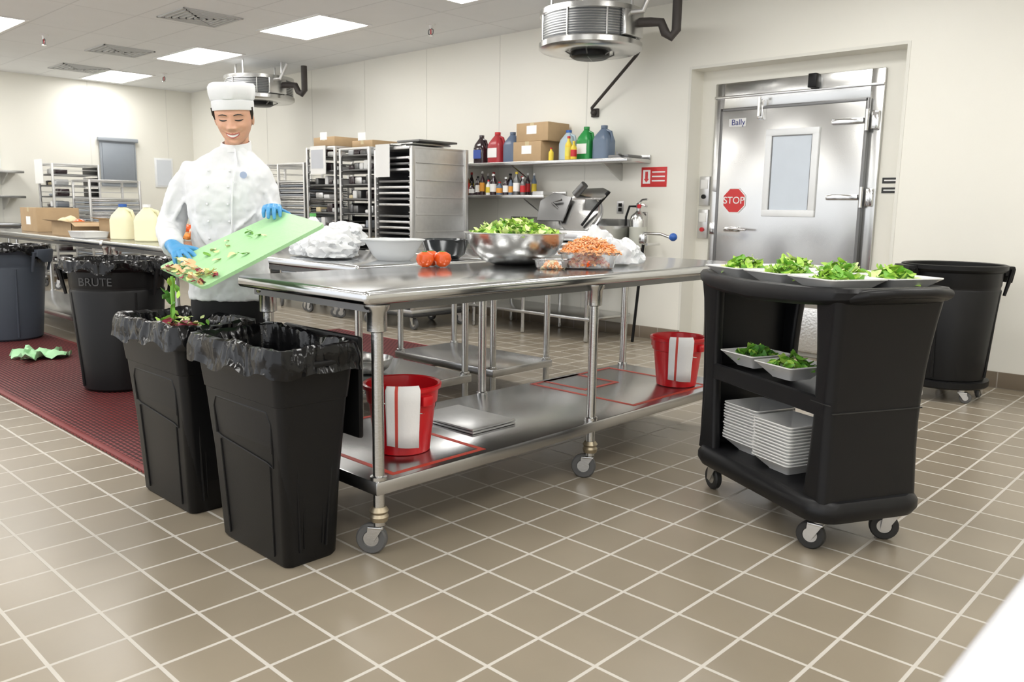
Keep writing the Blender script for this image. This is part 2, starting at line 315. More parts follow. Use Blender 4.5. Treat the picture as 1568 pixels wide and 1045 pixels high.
# ---------------------------------------------------------------- prep tables
def table(name,x0,x1,y0,y1,zt,legs_x,legs_y,shelf_z=None,cast=True,tape=None,top=STEELTOP):
    mb=MB(); th=.046
    cx,cy=(x0+x1)/2,(y0+y1)/2
    poly=[(cx+a,cy+b) for a,b in rr(x1-x0,y1-y0,.02,4)]
    mb.prism(poly,zt-th,zt,top,bev=.015)
    mb.bx(x0+.05,x1-.05,y0+.05,y1-.05,zt-.075,zt-th+.002,DSTEEL)
    for x in legs_x:
        for y in legs_y:
            h=.135 if cast else .05
            mb.cyl((x,y,h),(x,y,zt-th-.005),.0205,STEEL,20)
            mb.lathe([(.022,0),(.034,.005),(.034,.07),(.045,.085),(.045,.095)],STEEL,20,M=T(x,y,zt-th-.10))
            if cast:
                mb.lathe([(.018,0),(.03,.003),(.034,.02),(.028,.03),(.034,.04),(.024,.055)],mat('brass_dull',(.42,.36,.26),.4,.9),20,M=T(x,y,.118))
                caster(mb,x,y,0,.125,.055,.03,ang=math.radians(43.5)+pi+random.uniform(-.35,.35))
            else: mb.lathe([(.012,0),(.022,.01),(.024,.05),(.02,.06)],STEEL,16,M=T(x,y,0))
    if shelf_z:
        X0,X1,Y0,Y1=min(legs_x)-.03,max(legs_x)+.03,min(legs_y)-.03,max(legs_y)+.03
        mb.bx(X0,X1,Y0,Y1,shelf_z-.05,shelf_z,STEELS,.007)
        for y in legs_y:
            for x in legs_x: mb.lathe([(.03,0),(.03,.012),(.022,.016)],STEEL,16,M=T(x,y,shelf_z))
        if tape:
            t=.022
            for (a,b,c,d) in tape:
                for q in ((a,b,c,c+t),(a,b,d-t,d),(a,a+t,c+t,d-t),(b-t,b,c+t,d-t)): mb.bx(*q,shelf_z+.0003,shelf_z+.0012,REDTAPE)
    return mb.done(name)
table('prep_table',-2.98,-2.14,1.57,4.15,.93,(-2.20,-2.90),(1.66,2.84,4.04),.27,True,
      tape=[(-2.93,-2.20,1.72,1.98+.2),(-2.90,-2.22,3.2,3.9),(-2.9,-2.6,3.3,3.6)])
table('prep_table',-6.9,-3.48,2.5,3.45,.90,(-3.58,-6.8),(2.58,3.36),.2,False)
table('prep_table',-10.3,-6.92,2.5,3.22,.90,(-7.0,-10.2),(2.58,3.14),.2,False)
table('prep_table',-4.6,-3.48,3.5,4.22,.90,(-3.58,-4.5),(3.6,4.11),.2,False)
mb=MB(); mb.prism([(a+.312,b+.95) for a,b in rr(.9,1.3,.03)],.86,.90,mat('white_laminate',(.62,.62,.64),.35),bev=.012)
mb.cyl((.42,.95,.02),(.42,.95,.865),.04,WHITE); mb.prism([(a+.42,b+.95) for a,b in rr(.5,.8,.1)],0,.03,WHITE,bev=.01)
mb.bx(.1,.70,.60,1.3,.80,.862,WHITE,.004)
mb.done('white_counter')
# ---------------------------------------------------------------- slim bins
def ring_pts(w,d,r,n,kind):
    if kind=='round': return [(w/2*math.cos(2*pi*i/n),w/2*math.sin(2*pi*i/n)) for i in range(n)]
    base=rr(w,d,r,6)
    P=base+[base[0]]; L=[0]
    for a,b in zip(P,P[1:]): L.append(L[-1]+math.dist(a,b))
    out=[]
    for i in range(n):
        s=L[-1]*i/n
        for k in range(len(L)-1):
            if L[k+1]>=s: t=(s-L[k])/max(1e-9,L[k+1]-L[k]); out.append((P[k][0]+(P[k+1][0]-P[k][0])*t,P[k][1]+(P[k+1][1]-P[k][1])*t)); break
    return out
def liner(mb,w,d,r,z,kind,seed,drop=.09,inside=.22):
    n=260; prof=[(-.05,-inside),(-.034,-.14),(-.028,-.08),(-.018,-.02),(-.008,.008),(.004,.016),(.014,.012),(.020,-.006),(.023,-.025),(.024,-.045),(.026,-drop*.8),(.028,-drop)]
    rings=[]
    def rid(v): return (1-abs(noise.noise(v))*2.2)
    for j,(o,dz) in enumerate(prof):
        rp=ring_pts(w+2*o,d+2*o,r+max(0,o),n,kind); ring=[]
        for i,(x,y) in enumerate(rp):
            v=noise.noise(Vector((x*10+seed,y*10,j*.30)))*.014+rid(Vector((x*26+seed,y*26,j*.33)))*.0075+rid(Vector((x*55+seed,y*55,j*.8)))*.003
            l=math.hypot(x,y) or 1; k=.4 if j in (4,5) else 1
            dzz=noise.noise(Vector((x*7+seed*2,y*7,3)))*.05*(1 if j>7 else .3)
            ring.append((x+x/l*v*k,y+y/l*v*k,z+dz+dzz+abs(v)*.5))
        rings.append(ring)
    mb.loft(rings,LINER,caps=False)
def slim_bin(x,y,seed,lid=False):
    mb=MB(); H=.735
    def R(w,d,r,z): return [(a,b,z) for a,b in rr(w,d,r,5)]
    lv=[(.43,.19,.03,0),(.445,.205,.03,.012),(.50,.255,.03,.55),(.505,.26,.03,.56),(.53,.275,.035,.565),(.545,.29,.035,.64),(.56,.30,.04,.69),(.575,.315,.045,.70),(.58,.32,.045,.73),(.57,.31,.04,H),(.55,.29,.035,H-.01),(.50,.24,.03,.4),(.44,.18,.03,.02)]
    mb.loft([R(*l) for l in lv],BLACKP,caps=True)
    for s in (-1,1):
        def face(u,z):
            t=(z-.012)/.55; yy=.1025+t*.025; return (u,s*(yy+.001),z)
        mb.tube([face(-.185,.40),face(-.19,.50),face(-.17,.535),face(.17,.535),face(.19,.50),face(.185,.40)],.005,BLACKP,8)
        mb.tube([face(-.185,.40),face(-.15,.39),face(.15,.36),face(.185,.35),face(.187,.40)],.003,BLACKP,8)
        mb.tube([face(-.165,.38),face(-.15,.03)],.0035,BLACKP,8); mb.tube([face(.165,.35),face(.15,.03)],.0035,BLACKP,8)
        def fs(v,z):
            t=(z-.012)/.55; xx=.2225+t*.0275; return (s*(xx+.001),v,z)
        mb.tube([fs(-.05,.05),fs(-.07,.42),fs(-.06,.50),fs(0,.525),fs(.06,.50),fs(.07,.42),fs(.05,.05)],.006,BLACKP,8)
        mb.tube([fs(-.035,.06),fs(-.045,.40),fs(0,.44),fs(.045,.40),fs(.035,.06)],.003,BLACKP,8)
        mb.box((s*.285,0,.70),(.05,.12,.02),BLACKP,.006)
    liner(mb,.56,.30,.04,H+.004,'rect',seed,drop=.075)
    if lid:
        mb.box((.0,.195,.58),(.48,.022,.36),BLACKP,.009)
    return mb.done('slim_trash_bin',loc=(x,y,0))
slim_bin(-2.52,1.455,3.1,True); slim_bin(-3.21,1.455,9.7)
mb=MB(); leaves(mb,60,lambda:(-3.15+random.uniform(-.14,.14),1.45+random.uniform(-.09,.09),.70+random.uniform(0,.05)),.055,[LEAF2,LEAF3,ONION,CREAMF,LEAF1])
mb.done('food_scraps')
# ---------------------------------------------------------------- round bins
def round_bin(x,y,rt,rbm,H,m,z0=0.,ln=True,dolly=False,seed=1.,ang=0.,zb=0.):
    mb=MB(); M=T(0,0,z0)
    mb.lathe([(.01,.0),(rbm-.015,0),(rbm,.015),(rbm+(rt-rbm)*.78,H*.78),(rt-.022,H*.80),(rt-.015,H*.83),(rt-.012,H-.05),(rt,H-.045),(rt+.014,H-.03),(rt+.014,H-.004),(rt+.004,H),(rt-.01,H-.005),(rt-.02,H*.8),(rbm-.01,.05)],m,56,M=M)
    for k in range(16):
        a=2*pi*k/16; c,s=math.cos(a),math.sin(a)
        if k%4: continue
        mb.tube([(c*(rbm+.004),s*(rbm+.004),.03),(c*(rt-.02),s*(rt-.02),H*.78)],.010,m,8,M=M)
    for a in (ang,ang+pi):
        Ma=M@RZ(a); R0=rt+.01
        rings=[]
        for t in (-.38,-.3,-.15,0,.15,.3,.38):
            out=.055 if abs(t)<.2 else (.045 if abs(t)<.35 else .0)
            c,s=math.cos(t),math.sin(t)
            rings.append([(c*(R0-.01),s*(R0-.01),H-.01),(c*(R0+out),s*(R0+out),H-.012),(c*(R0+out+.006),s*(R0+out+.006),H-.03),(c*(R0+out),s*(R0+out),H-.07-.05*(abs(t)<.2)),(c*(R0+out-.01),s*(R0+out-.01),H-.07-.05*(abs(t)<.2)),(c*(R0+out-.01),s*(R0+out-.01),H-.03),(c*(R0-.01),s*(R0-.01),H-.03)])
        mb.loft(rings,m,M=Ma)
        for t in (-.36,.36):
            c,s=math.cos(t),math.sin(t); mb.tube([(c*(R0+.03),s*(R0+.03),H-.03),(c*(R0-.005),s*(R0-.005),H-.2)],[.016,.01],m,8,M=Ma)
    if ln: 
        mb.M=M; liner(mb,2*rt+.01,2*rt+.01,.3,H+.006,'round',seed,drop=.05); mb.M=Matrix.Identity(4)
    if dolly:
        mb.lathe([(.01,.0),(rbm+.02,0),(rbm+.03,.01),(rbm+.03,.045),(rbm+.015,.05),(.01,.05)],m,40,M=T(0,0,z0-.04))
        for k in range(5):
            a=2*pi*k/5+.5; caster(mb,rbm*.9*math.cos(a),rbm*.9*math.sin(a),0,z0-.035,.036,.024,ang=a+1,wheel=GREYR,br=ALU)
    return mb.done('round_trash_bin',loc=(x,y,zb))
b=round_bin(-5.48,2.07,.295,.235,.81,BLACKP,seed=2.,ang=.75,zb=.0165)
text('BRUTE',.07,mat('grey_letter',(.05,.05,.05),.4),b,(.286*.688,-.286*.726,.70),(pi/2,0,math.radians(43.5)),'lettering')
round_bin(-8.1,2.12,.33,.26,.79,GREYP,seed=5.,ang=.75,zb=.0165)
round_bin(-1.62,5.92,.30,.24,.76,BLACKP,z0=.13,ln=False,dolly=True,ang=.75)
# ---------------------------------------------------------------- mats and rag
MATM=brickmat('red_mat',(.20,.014,.014),(.17,.012,.013),(.035,.005,.006),.045,.024,.006,.5,offset=.5,bump=1.,nvar=.15)
def floormat(x0,x1,y0,y1):
    mb=MB(); cx,cy=(x0+x1)/2,(y0+y1)/2
    mb.prism([(cx+a,cy+b) for a,b in rr(x1-x0,y1-y0,.03)],.0005,.014,MATM,bev=.004)
    REDM=mat('mat_edge_red',(.17,.014,.014),.5)
    for q in ((x0,x1,y0,y0+.035),(x0,x1,y1-.035,y1),(x0,x0+.035,y0,y1),(x1-.035,x1,y0,y1)): mb.bx(*q,.010,.0155,REDM,.001)
    mb.done('anti_fatigue_mat')
floormat(-10.2,-3.58,1.43,2.44)
floormat(-6.7,-4.66,3.5,4.6)
mb=MB()
def cloth(mb,x0,y0,w,h,m,amp,z=.02,nx=16,ny=12,seed=0):
    vs=[];fs=[]
    for i in range(nx):
        for j in range(ny): vs.append((x0+w*i/(nx-1)+.04*math.sin(j*.9),y0+h*j/(ny-1)+.03*math.sin(i*.7),z+abs(noise.noise(Vector((i*.35+seed,j*.35,0))))*amp))
    for i in range(nx-1):
        for j in range(ny-1): a=i*ny+j; fs.append((a,a+1,a+ny+1,a+ny))
    mb.raw(vs,fs,m)
cloth(mb,-7.1,1.84,.36,.34,mat('green_rag',(.42,.72,.42),.9),.12); mb.done('green_rag')
# ---------------------------------------------------------------- buckets with towels
def bucket(x,y,z,ang):
    mb=MB(); h=.265
    mb.lathe([(.01,.008),(.095,.008),(.1,0),(.106,.003),(.128,.19),(.135,.195),(.14,.245),(.150,.248),(.152,.262),(.146,.266),(.138,.262),(.10,.012),(.01,.014)],RED,44)
    for s in (-1,1): mb.box((s*.142,0,.215),(.03,.05,.04),RED,.008)
    mb.tube([(.15*math.cos(t),-.05*math.sin(t)-.07*math.sin(t),.22-.06*math.sin(t)) for t in [pi*i/14 for i in range(15)]],.003,CHROME,6,M=RZ(1.9))
    bk=mb.done('red_bucket',loc=(x,y,z))
    mb=MB(); prof=[(.125,.10),(.132,.2),(.140,.262),(.152,.2755),(.163,.262),(.158,.22),(.150,.16),(.143,.10),(.138,.05)]
    n=22; ks=[-.44+.80*i/n for i in range(n+1)]
    for q in range(n):
        m=REDC if q in (6,7) else WHITEC
        vs=[]
        for a in (ks[q],ks[q+1]):
            for j,(r,zz) in enumerate(prof):
                w=math.sin(a*9+j*.2)*.002*max(0,j-3)*.4
                fl=1+.03*max(0,j-4); aa=ang+a*fl
                vs.append(((r+w)*math.cos(aa),(r+w)*math.sin(aa),zz-(.03*(a+.5)*0.5 if j==8 else 0)))
        N=len(prof); mb.raw(vs,[(j,j+1,N+j+1,N+j) for j in range(N-1)],m)
    bmesh.ops.remove_doubles(mb.bm,verts=mb.bm.verts,dist=.0003)
    o=mb.done('hand_towel',parent=bk,recalc=False,angle=80); md=o.modifiers.new('s','SOLIDIFY'); md.thickness=.004; md.offset=1
bucket(-2.43,1.95,.271,-.62); bucket(-2.36,3.79,.271,-.85)
mb=MB()
for k in range(2): mb.bx(-2.75,-2.38,2.28,2.54,.272+k*.012,.281+k*.012,ALU,.003)
mb.done('sheet_pan')
# ---------------------------------------------------------------- bowls and food
BOWLP=[(.01,0),(.10,0),(.16,.02),(.205,.06),(.232,.11),(.242,.15),(.252,.152),(.252,.156),(.242,.157),(.228,.11),(.20,.064),(.155,.026),(.10,.006),(.01,.006)]
mb=MB(); mb.lathe(BOWLP,STEEL,56,M=T(-2.77,2.93,.931)); bowl=mb.done('mixing_bowl')
mb=MB(); mb.lathe([(r*.6,z*.6) for r,z in BOWLP],STEEL,40,M=T(-4.0,2.95,.201)); mb.done('mixing_bowl')
def moundpos(cx,cy,z,rx,ry,h):
    def f():
        a=random.uniform(0,2*pi); r=math.sqrt(random.random()); return (cx+rx*r*math.cos(a),cy+ry*r*math.sin(a),z+h*(1-r*r)*random.uniform(.5,1.05))
    return f
mb=MB(); leaves(mb,520,moundpos(-2.77,2.93,1.07,.22,.22,.075),.050,[LEAF1,LEAF1,LEAF3,LEAF2,LEAF3],.9); mb.done('chopped_lettuce')
for (x,y) in ((-2.87,2.44),(-2.84,2.52),(-2.92,2.52)):
    mb=MB(); k_=1.12; mb.lathe([(r*k_,z*k_) for r,z in [(.004,.006),(.015,.001),(.03,.012),(.037,.032),(.032,.052),(.015,.062),(.004,.058)]],TOM,24)
    for k in range(5): a=k*1.26; mb.tube([(0,0,.068),(.008*math.cos(a),.008*math.sin(a),.070),(.016*math.cos(a),.016*math.sin(a),.068)],[.003,.003,.001],LEAF4,5)
    mb.done('tomato',loc=(x,y,.931))
def strands(mb,n,posf,m,L=.04,r=.0022):
    for i in range(n):
        p=Vector(posf()); a=random.uniform(0,2*pi); t=random.uniform(-.5,.5); d=Vector((math.cos(a),math.sin(a),t))*L*random.uniform(.5,1)
        mb.tube([p-d/2,p+Vector((0,0,random.uniform(-.006,.01))),p+d/2],r,m if not isinstance(m,list) else random.choice(m),5)
def clearbox(name,cx,cy,z,w,d,h,rz):
    mb=MB()
    def R(w,d,z): return [(a,b,z) for a,b in rr(w,d,.03,4)]
    mb.loft([R(w*.8,d*.8,0),R(w*.86,d*.86,.005),R(w*.97,d*.97,h),R(w*1.05,d*1.05,h+.002),R(w*1.05,d*1.05,h+.006),R(w*.95,d*.95,h+.004),R(w*.84,d*.84,.008)],CLEAR)
    return mb.done(name,loc=(cx,cy,z),rot=(0,0,rz))
clearbox('clear_food_box',-2.40,3.04,.931,.27,.2,.07,.7)
mb=MB()
strands(mb,260,moundpos(-2.40,3.04,.945,.10,.08,.06),[CARROT,TOM,SALMON],.035,.005)
strands(mb,800,moundpos(-2.41,3.06,1.0,.145,.115,.07),[SALMON,SALMON,SALMON,CARROT],.05,.0028); mb.done('shredded_carrot')
clearbox('clear_food_box',-2.47,2.86,.931,.15,.13,.04,.4)
mb=MB(); strands(mb,120,moundpos(-2.47,2.86,.936,.05,.045,.03),[CARROT,CREAMF],.025,.005); mb.done('diced_pepper')
WRAP=mat('crumpled_wrap',(.84,.86,.88),.22,trans=.2)
def crumple(mb,a,b,c,s,i,zs=.75):
    tb=bmesh.new(); bmesh.ops.create_icosphere(tb,subdivisions=4,radius=1)
    for v in tb.verts:
        q=v.co.copy(); v.co*=1+.30*noise.noise(q*2.2+Vector((i*3,0,0)))+.16*(1-2*abs(noise.noise(q*5+Vector((i,0,0))))); v.co.z=max(v.co.z,-.4)
    mb.add(tb,WRAP,T(a,b,c)@Matrix.Diagonal((s*1.2,s,s*zs,1)))
mb=MB(); crumple(mb,-2.60,3.36,.985,.10,3,1.1); crumple(mb,-2.45,3.38,.97,.08,5,1.); mb.done('plastic_bag')
def squarebowl(mb,w,h,M,m=CERAM):
    def R(w,z): return [(a,b,z) for a,b in rr(w,w,w*.08,3)]
    mb.loft([R(w*.5,0),R(w*.52,.004),R(w*.93,h-.01),R(w,h-.004),R(w,h),R(w*.95,h),R(w*.5,.012)],m,M=M)
mb=MB(); M=T(-3.72,2.93,.901); mb.lathe([(.01,0),(.09,0),(.12,.03),(.165,.11),(.18,.115),(.18,.12),(.16,.12),(.11,.03),(.01,.01)],FROST,40,M=M); mb.done('plastic_bowl')
mb=MB(); M=T(-3.68,3.29,.901); mb.lathe([(.01,0),(.08,0),(.12,.03),(.145,.11),(.15,.115),(.14,.115),(.11,.03),(.01,.01)],mat('dark_bowl',(.03,.035,.04),.15,coat=.5),40,M=M); mb.done('dark_bowl')
mb=MB()
for i,(a,b,c,s) in enumerate(((-4.15,2.80,.955,.14),(-4.0,2.7,.95,.12),(-4.25,2.95,1.0,.12),(-4.3,2.75,.94,.1))): crumple(mb,a,b,c,s,i)
mb.done('plastic_wrap_pile')
def jug(x,y,z,h,m,cap,label=None,w=.14,name='milk_jug',rz=0.):
    mb=MB()
    def R(w,z): return [(a,b,z*h) for a,b in rr(w,w*.85,w*.25,4)]
    mb.loft([R(w*.9,0),R(w,.03),R(w,.55),R(w*.85,.68),R(w*.5,.82),R(w*.3,.9),R(w*.26,.93)],m)
    mb.cyl((0,0,.92*h),(0,0,h),w*.17,cap,16)
    mb.tube([(w*.15,0,.86*h),(w*.42,0,.8*h),(w*.5,0,.65*h),(w*.47,0,.5*h)],w*.07,m,8)
    if label: mb.box((0,-w*.435,.33*h),(w*.7,.003,.3*h),label)
    return mb.done(name,loc=(x,y,z),rot=(0,0,rz))
jug(-7.05,2.74,.901,.29,MILK,BLUE,None,.19,rz=.6); jug(-6.62,2.76,.901,.29,MILK,WHITE,None,.19,rz=.9)
jug(-4.72,3.05,.901,.25,mat('white_jug',(.85,.86,.84),.3),mat('green_cap',(.1,.4,.1),.4),PAPER,.13)
def carton(name,x0,x1,y0,y1,z0,z1,label=True,openb=False,m=CARD):
    mb=MB()
    if openb:
        mb.bx(x0,x1,y0,y1,z0,z0+.006,m)
        for q in ((x0,x1,y0,y0+.006),(x0,x1,y1-.006,y1),(x0,x0+.006,y0,y1),(x1-.006,x1,y0,y1)): mb.bx(*q,z0,z1,m)
        mb.raw([(x0,y0,z1),(x1,y0,z1),(x1,y0-.08,z1+.02),(x0,y0-.08,z1+.02)],[(0,1,2,3)],m); mb.raw([(x1,y0,z1),(x1,y1,z1),(x1+.09,y1,z1-.03),(x1+.09,y0,z1-.03)],[(0,1,2,3)],m)
    else:
        mb.bx(x0,x1,y0,y1,z0,z1,m,.003); cx=(x0+x1)/2
        mb.bx(cx-.025,cx+.025,y0-.001,y1+.001,z1-.04,z1+.001,WOODL)
        if label: mb.bx(cx-.07,cx+.06,y0-.002,y0,z0+.07,z0+.15,PAPER)
    return mb.done(name)
carton('cardboard_box',-8.35,-7.85,2.6,2.95,.901,1.02,openb=True); carton('cardboard_box',-7.75,-7.35,2.80,3.02,.901,1.05,openb=True)
carton('cardboard_box',-9.6,-9.1,2.7,3.1,.901,1.14)
mb=MB(); M=T(-7.5,2.62,.901); mb.loft([[(a,b,z) for a,b in rr(w,w*.7,.03)] for w,z in ((.28,0),(.30,.005),(.33,.05),(.34,.055),(.31,.05),(.27,.01))],mat('white_tray',(.82,.82,.8),.4),M=M); mb.done('food_tray')
def veg(name,x0,x1,y,z,n,cols):
    mb=MB()
    for i in range(n):
        s=random.uniform(.03,.06); x=random.uniform(x0,x1); c=random.choice(cols); zz=z+s*.8+(random.uniform(0,.07) if i%2 else 0)
        tb=bmesh.new(); bmesh.ops.create_icosphere(tb,subdivisions=2,radius=1)
        for v in tb.verts: v.co*=1+.2*noise.noise(v.co*1.5+Vector((i,0,0)))
        mb.add(tb,c,T(x,y+random.uniform(-.04,.04),zz)@Matrix.Diagonal((s*1.3,s,s*.8,1)))
    mb.done(name)
veg('vegetable_pile',-7.1,-6.4,3.1,.905,26,[CARROT,TOM,CREAMF,CARROT,SALMON,WHITE])
veg('produce_pile',-9.0,-8.45,2.9,.905,22,[CREAMF,TOM,WHITE,BLUE,CREAMF,LEAF2])
# ---------------------------------------------------------------- cart
CA=math.atan2(-.462,.887); croot=empty('utility_cart',(-1.341,3.095,0),CA)
mb=MB()
def R3(w,d,r,z,ox=0,oy=0,n=6): return [(a+ox,b+oy,z) for a,b in rr(w,d,r,n)]
mb.loft([R3(.74,.40,.08,.115),R3(.82,.46,.09,.125),R3(.85,.49,.10,.15),R3(.85,.49,.10,.175),R3(.82,.46,.09,.20),R3(.78,.43,.05,.205)],BLACKC)
mb.loft([R3(.74,.40,.03,.50),R3(.76,.42,.03,.505),R3(.76,.42,.03,.565),R3(.74,.40,.03,.57),R3(.72,.38,.03,.555)],BLACKC)
for s in (-1,1):
    rings=[]
    for t in [i/8 for i in range(9)]:
        z=.19+t*.735; d=.43-.015*math.sin(t*pi)+.035*t**3; wd=.125-.035*math.sin(t*pi)+.015*t; ox=s*(.335+.012*t+.015*t**3)
        rings.append(R3(wd,d,.035,z,ox))
    if s==1: mb.loft(rings,BLACKC)
    else:
        rg=[]
        for t in [i/8 for i in range(9)]:
            z=.19+t*.735; d=.43-.015*math.sin(t*pi)+.03*t*t; ox=s*(.385+.012*t)
            rg.append(R3(.03,d,.012,z,ox))
        mb.loft(rg,BLACKC)
        for sy in (-1,1):
            rg=[]
            for t in [i/8 for i in range(9)]:
                z=.19+t*.735; wd=.12-.05*math.sin(t*pi)+.01*t; rg.append(R3(wd,.045,.018,z,s*(.345+.012*t),sy*(.195-.008*math.sin(t*pi)+.015*t*t)))
            mb.loft(rg,BLACKC)
mb.box((.345,-.209,.55),(.1,.006,.003),RUBBER); mb.box((.392,0,.52),(.006,.39,.004),RUBBER)
def topoutline(off,z,lip=0):
    pts=[]; n=64
    for i in range(n):
        a=2*pi*i/n; c,s=math.cos(a),math.sin(a)
        e=.28; x=(.47+off)*abs(c)**e*(1 if c>0 else -1); y=(.245+off)*abs(s)**e*(1 if s>0 else -1)
        bow=.05*(1-min(1,abs(x)/.42)**2)
        y+= -bow if s<0 else bow
        sag=lip*(1-min(1,abs(x)/.46)**2)
        pts.append((x,y,z-sag))
    return pts
mb.loft([topoutline(-.09,.905,.01),topoutline(-.05,.900,.02),topoutline(-.012,.908,.030),topoutline(.005,.922,.030),topoutline(.008,.944,.018),topoutline(0,.957,.012),topoutline(-.018,.960,.010),topoutline(-.032,.948,.006),topoutline(-.05,.925)],BLACKC)
for s in (-1,1):
    mb.tube([(s*.44,-.20,.925),(s*.485,-.17,.938),(s*.502,-.08,.945),(s*.502,.08,.945),(s*.485,.17,.938),(s*.44,.20,.925)],.017,BLACKC,12)
mb.done('cart_body',croot)
mb=MB()
for (x,y,a) in ((-.33,-.16,CA*-1+2.6),(.33,-.16,3.7),(.33,.17,4.1),(-.33,.17,3.)): caster(mb,x,y,0,.125,.052,.03,ang=a,wheel=RUBBER,br=ALU)
mb.done('casters',croot)
CM=Matrix.Translation((-1.341,3.095,0))@RZ(CA)
def cw(x,y,z): return CM@Vector((x,y,z))
for i,x in enumerate((-.27,0,.27)):
    for y in (-.118,.128):
        mb=MB(); squarebowl(mb,.245,.055,Matrix.Identity(4)); p=cw(x,y,.927); o=mb.done('salad_plate',loc=p,rot=(0,0,CA+random.uniform(-.05,.05)))
        mb=MB(); leaves(mb,85,moundpos(0,0,.035,.085,.085,.05),.058,[LEAF1,LEAF2,LEAF1,LEAF3,LEAF1,LEAF2],.8); mb.done('salad_greens',parent=o)
for (x,y) in ((-.22,-.08),(.03,-.09)):
    mb=MB(); squarebowl(mb,.21,.06,Matrix.Identity(4)); p=cw(x,y,.571); o=mb.done('salad_plate',loc=p,rot=(0,0,CA+.1))
    mb=MB(); leaves(mb,60,moundpos(0,0,.035,.080,.080,.05),.055,[LEAF2,LEAF4,LEAF1,LEAF2],.8)
    if x>0: leaves(mb,8,moundpos(0,0,.06,.05,.05,.03),.03,[ONION,CREAMF])
    mb.done('salad_greens',parent=o)
for (x,y,n) in ((-.2,-.06,13),(.05,-.09,13)):
    mb=MB()
    for k in range(n): squarebowl(mb,.21,.055,T(random.uniform(-.002,.002),random.uniform(-.002,.002),k*.0125)@RZ(random.uniform(-.02,.02)))
    mb.done('plate_stack',loc=cw(x,y,.206),rot=(0,0,CA+.1))
# ---------------------------------------------------------------- wall shelves
def wshelf(x0,x1,z,d=.38,name='wall_shelf',brk=None):
    mb=MB(); mb.bx(x0,x1,YW-d,YW-.002,z-.035,z,STEEL,.006); mb.bx(x0,x1,YW-.02,YW-.002,z,z+.04,STEEL,.003)
    for x in brk:
        mb.raw([(x-.012,YW-.003,z-.03),(x-.012,YW-d+.06,z-.03),(x-.012,YW-.003,z-.19),(x+.012,YW-.003,z-.03),(x+.012,YW-d+.06,z-.03),(x+.012,YW-.003,z-.19)],[(0,1,2),(3,4,5),(0,1,4,3),(1,2,5,4),(2,0,3,5)],STEEL)
    mb.done(name)
wshelf(-7.4,-4.42,1.67,brk=(-7.2,-5.9,-4.75)); wshelf(-7.4,-5.42,1.34,.36,brk=(-7.2,-5.75))
BK=mat('soy_black',(.03,.015,.02),.15,coat=.5); RDJ=mat('red_jug',(.40,.03,.04),.3); BLJ=mat('blue_jug',(.10,.14,.22),.3); GRJ=mat('green_jug',(.02,.28,.06),.3); PBL=mat('pale_blue_jug',(.45,.55,.62),.3); SBL=mat('slate_jug',(.13,.18,.26),.3); YEL=mat('yellow_plastic',(.8,.6,.05),.4)
sy=YW-.2
jug(-6.46,sy,1.671,.30,BK,BK,mat('lbl_blue',(.05,.1,.4),.5),.16,'sauce_jug'); jug(-6.22,sy,1.671,.32,RDJ,RED,PAPER,.19,'sauce_jug'); jug(-6.0,sy,1.671,.31,BLJ,BLJ,None,.18,'sauce_jug')
carton('cardboard_box',-5.83,-5.46,sy-.17,sy+.16,1.671,1.86); carton('cardboard_box',-5.80,-5.38,sy-.16,sy+.16,1.862,2.04)
jug(-5.25,sy,1.671,.29,PBL,BLUE,None,.17,'sauce_jug'); jug(-5.03,sy,1.671,.31,GRJ,GRJ,PAPER,.17,'sauce_jug'); jug(-4.82,sy,1.671,.31,SBL,SBL,None,.19,'sauce_jug')
def bottle(x,y,z,h,r,m,cap,lab=None,name='bottle'):
    mb=MB(); mb.lathe([(.004,0),(r*.95,0),(r,.01),(r,h*.6),(r*.9,h*.66),(r*.4,h*.8),(r*.35,h*.92)],m,18); mb.lathe([(r*.4,h*.90),(r*.45,h*.91),(r*.42,h),(.003,h)],cap,14)
    if lab: mb.lathe([(r*1.01,h*.15),(r*1.015,h*.17),(r*1.015,h*.5),(r*1.01,h*.52)],lab,18,caps=False)
    mb.done(name,loc=(x,y,z))
bottle(-5.14,sy-.13,1.671,.22,.035,YEL,RED,mat('lbl_y',(.8,.7,.1),.5)); bottle(-5.06,sy-.15,1.671,.17,.03,YEL,YEL,RED); bottle(-5.36,sy-.13,1.671,.12,.025,YEL,RED)
AMB=mat('amber',(.25,.08,.01),.2)
cols=[BK,DSTEEL,AMB,RDJ,BK,AMB,WHITE,BK,DSTEEL,BK,BK,SBL]
labs=[PAPER,YEL,RED,PAPER,mat('lbl_o',(.8,.35,.05),.5),PAPER]
for i in range(26):
    x=-6.75+ (i%13)*.083+random.uniform(-.01,.01); yy=sy-.1+(i//13)*.16
    bottle(x,yy,1.341,random.uniform(.12,.25),random.uniform(.024,.038),random.choice(cols),random.choice([RED,WHITE,BLACKP,BLACKP,YEL]),random.choice(labs))
mb=MB(); mb.bx(-4.68,-4.45,sy-.12,sy+.1,1.671,1.70,DSTEEL,.008); mb.cyl((-4.52,sy-.12,1.69),(-4.44,sy-.3,1.70),.012,DSTEEL); mb.done('baking_pan')
mb=MB(); mb.loft([[(a,b,z) for a,b in rr(.15,.16,.02)] for z in (0,.035)],ALU,M=T(-5.55,sy-.03,1.341)); mb.done('metal_tray')
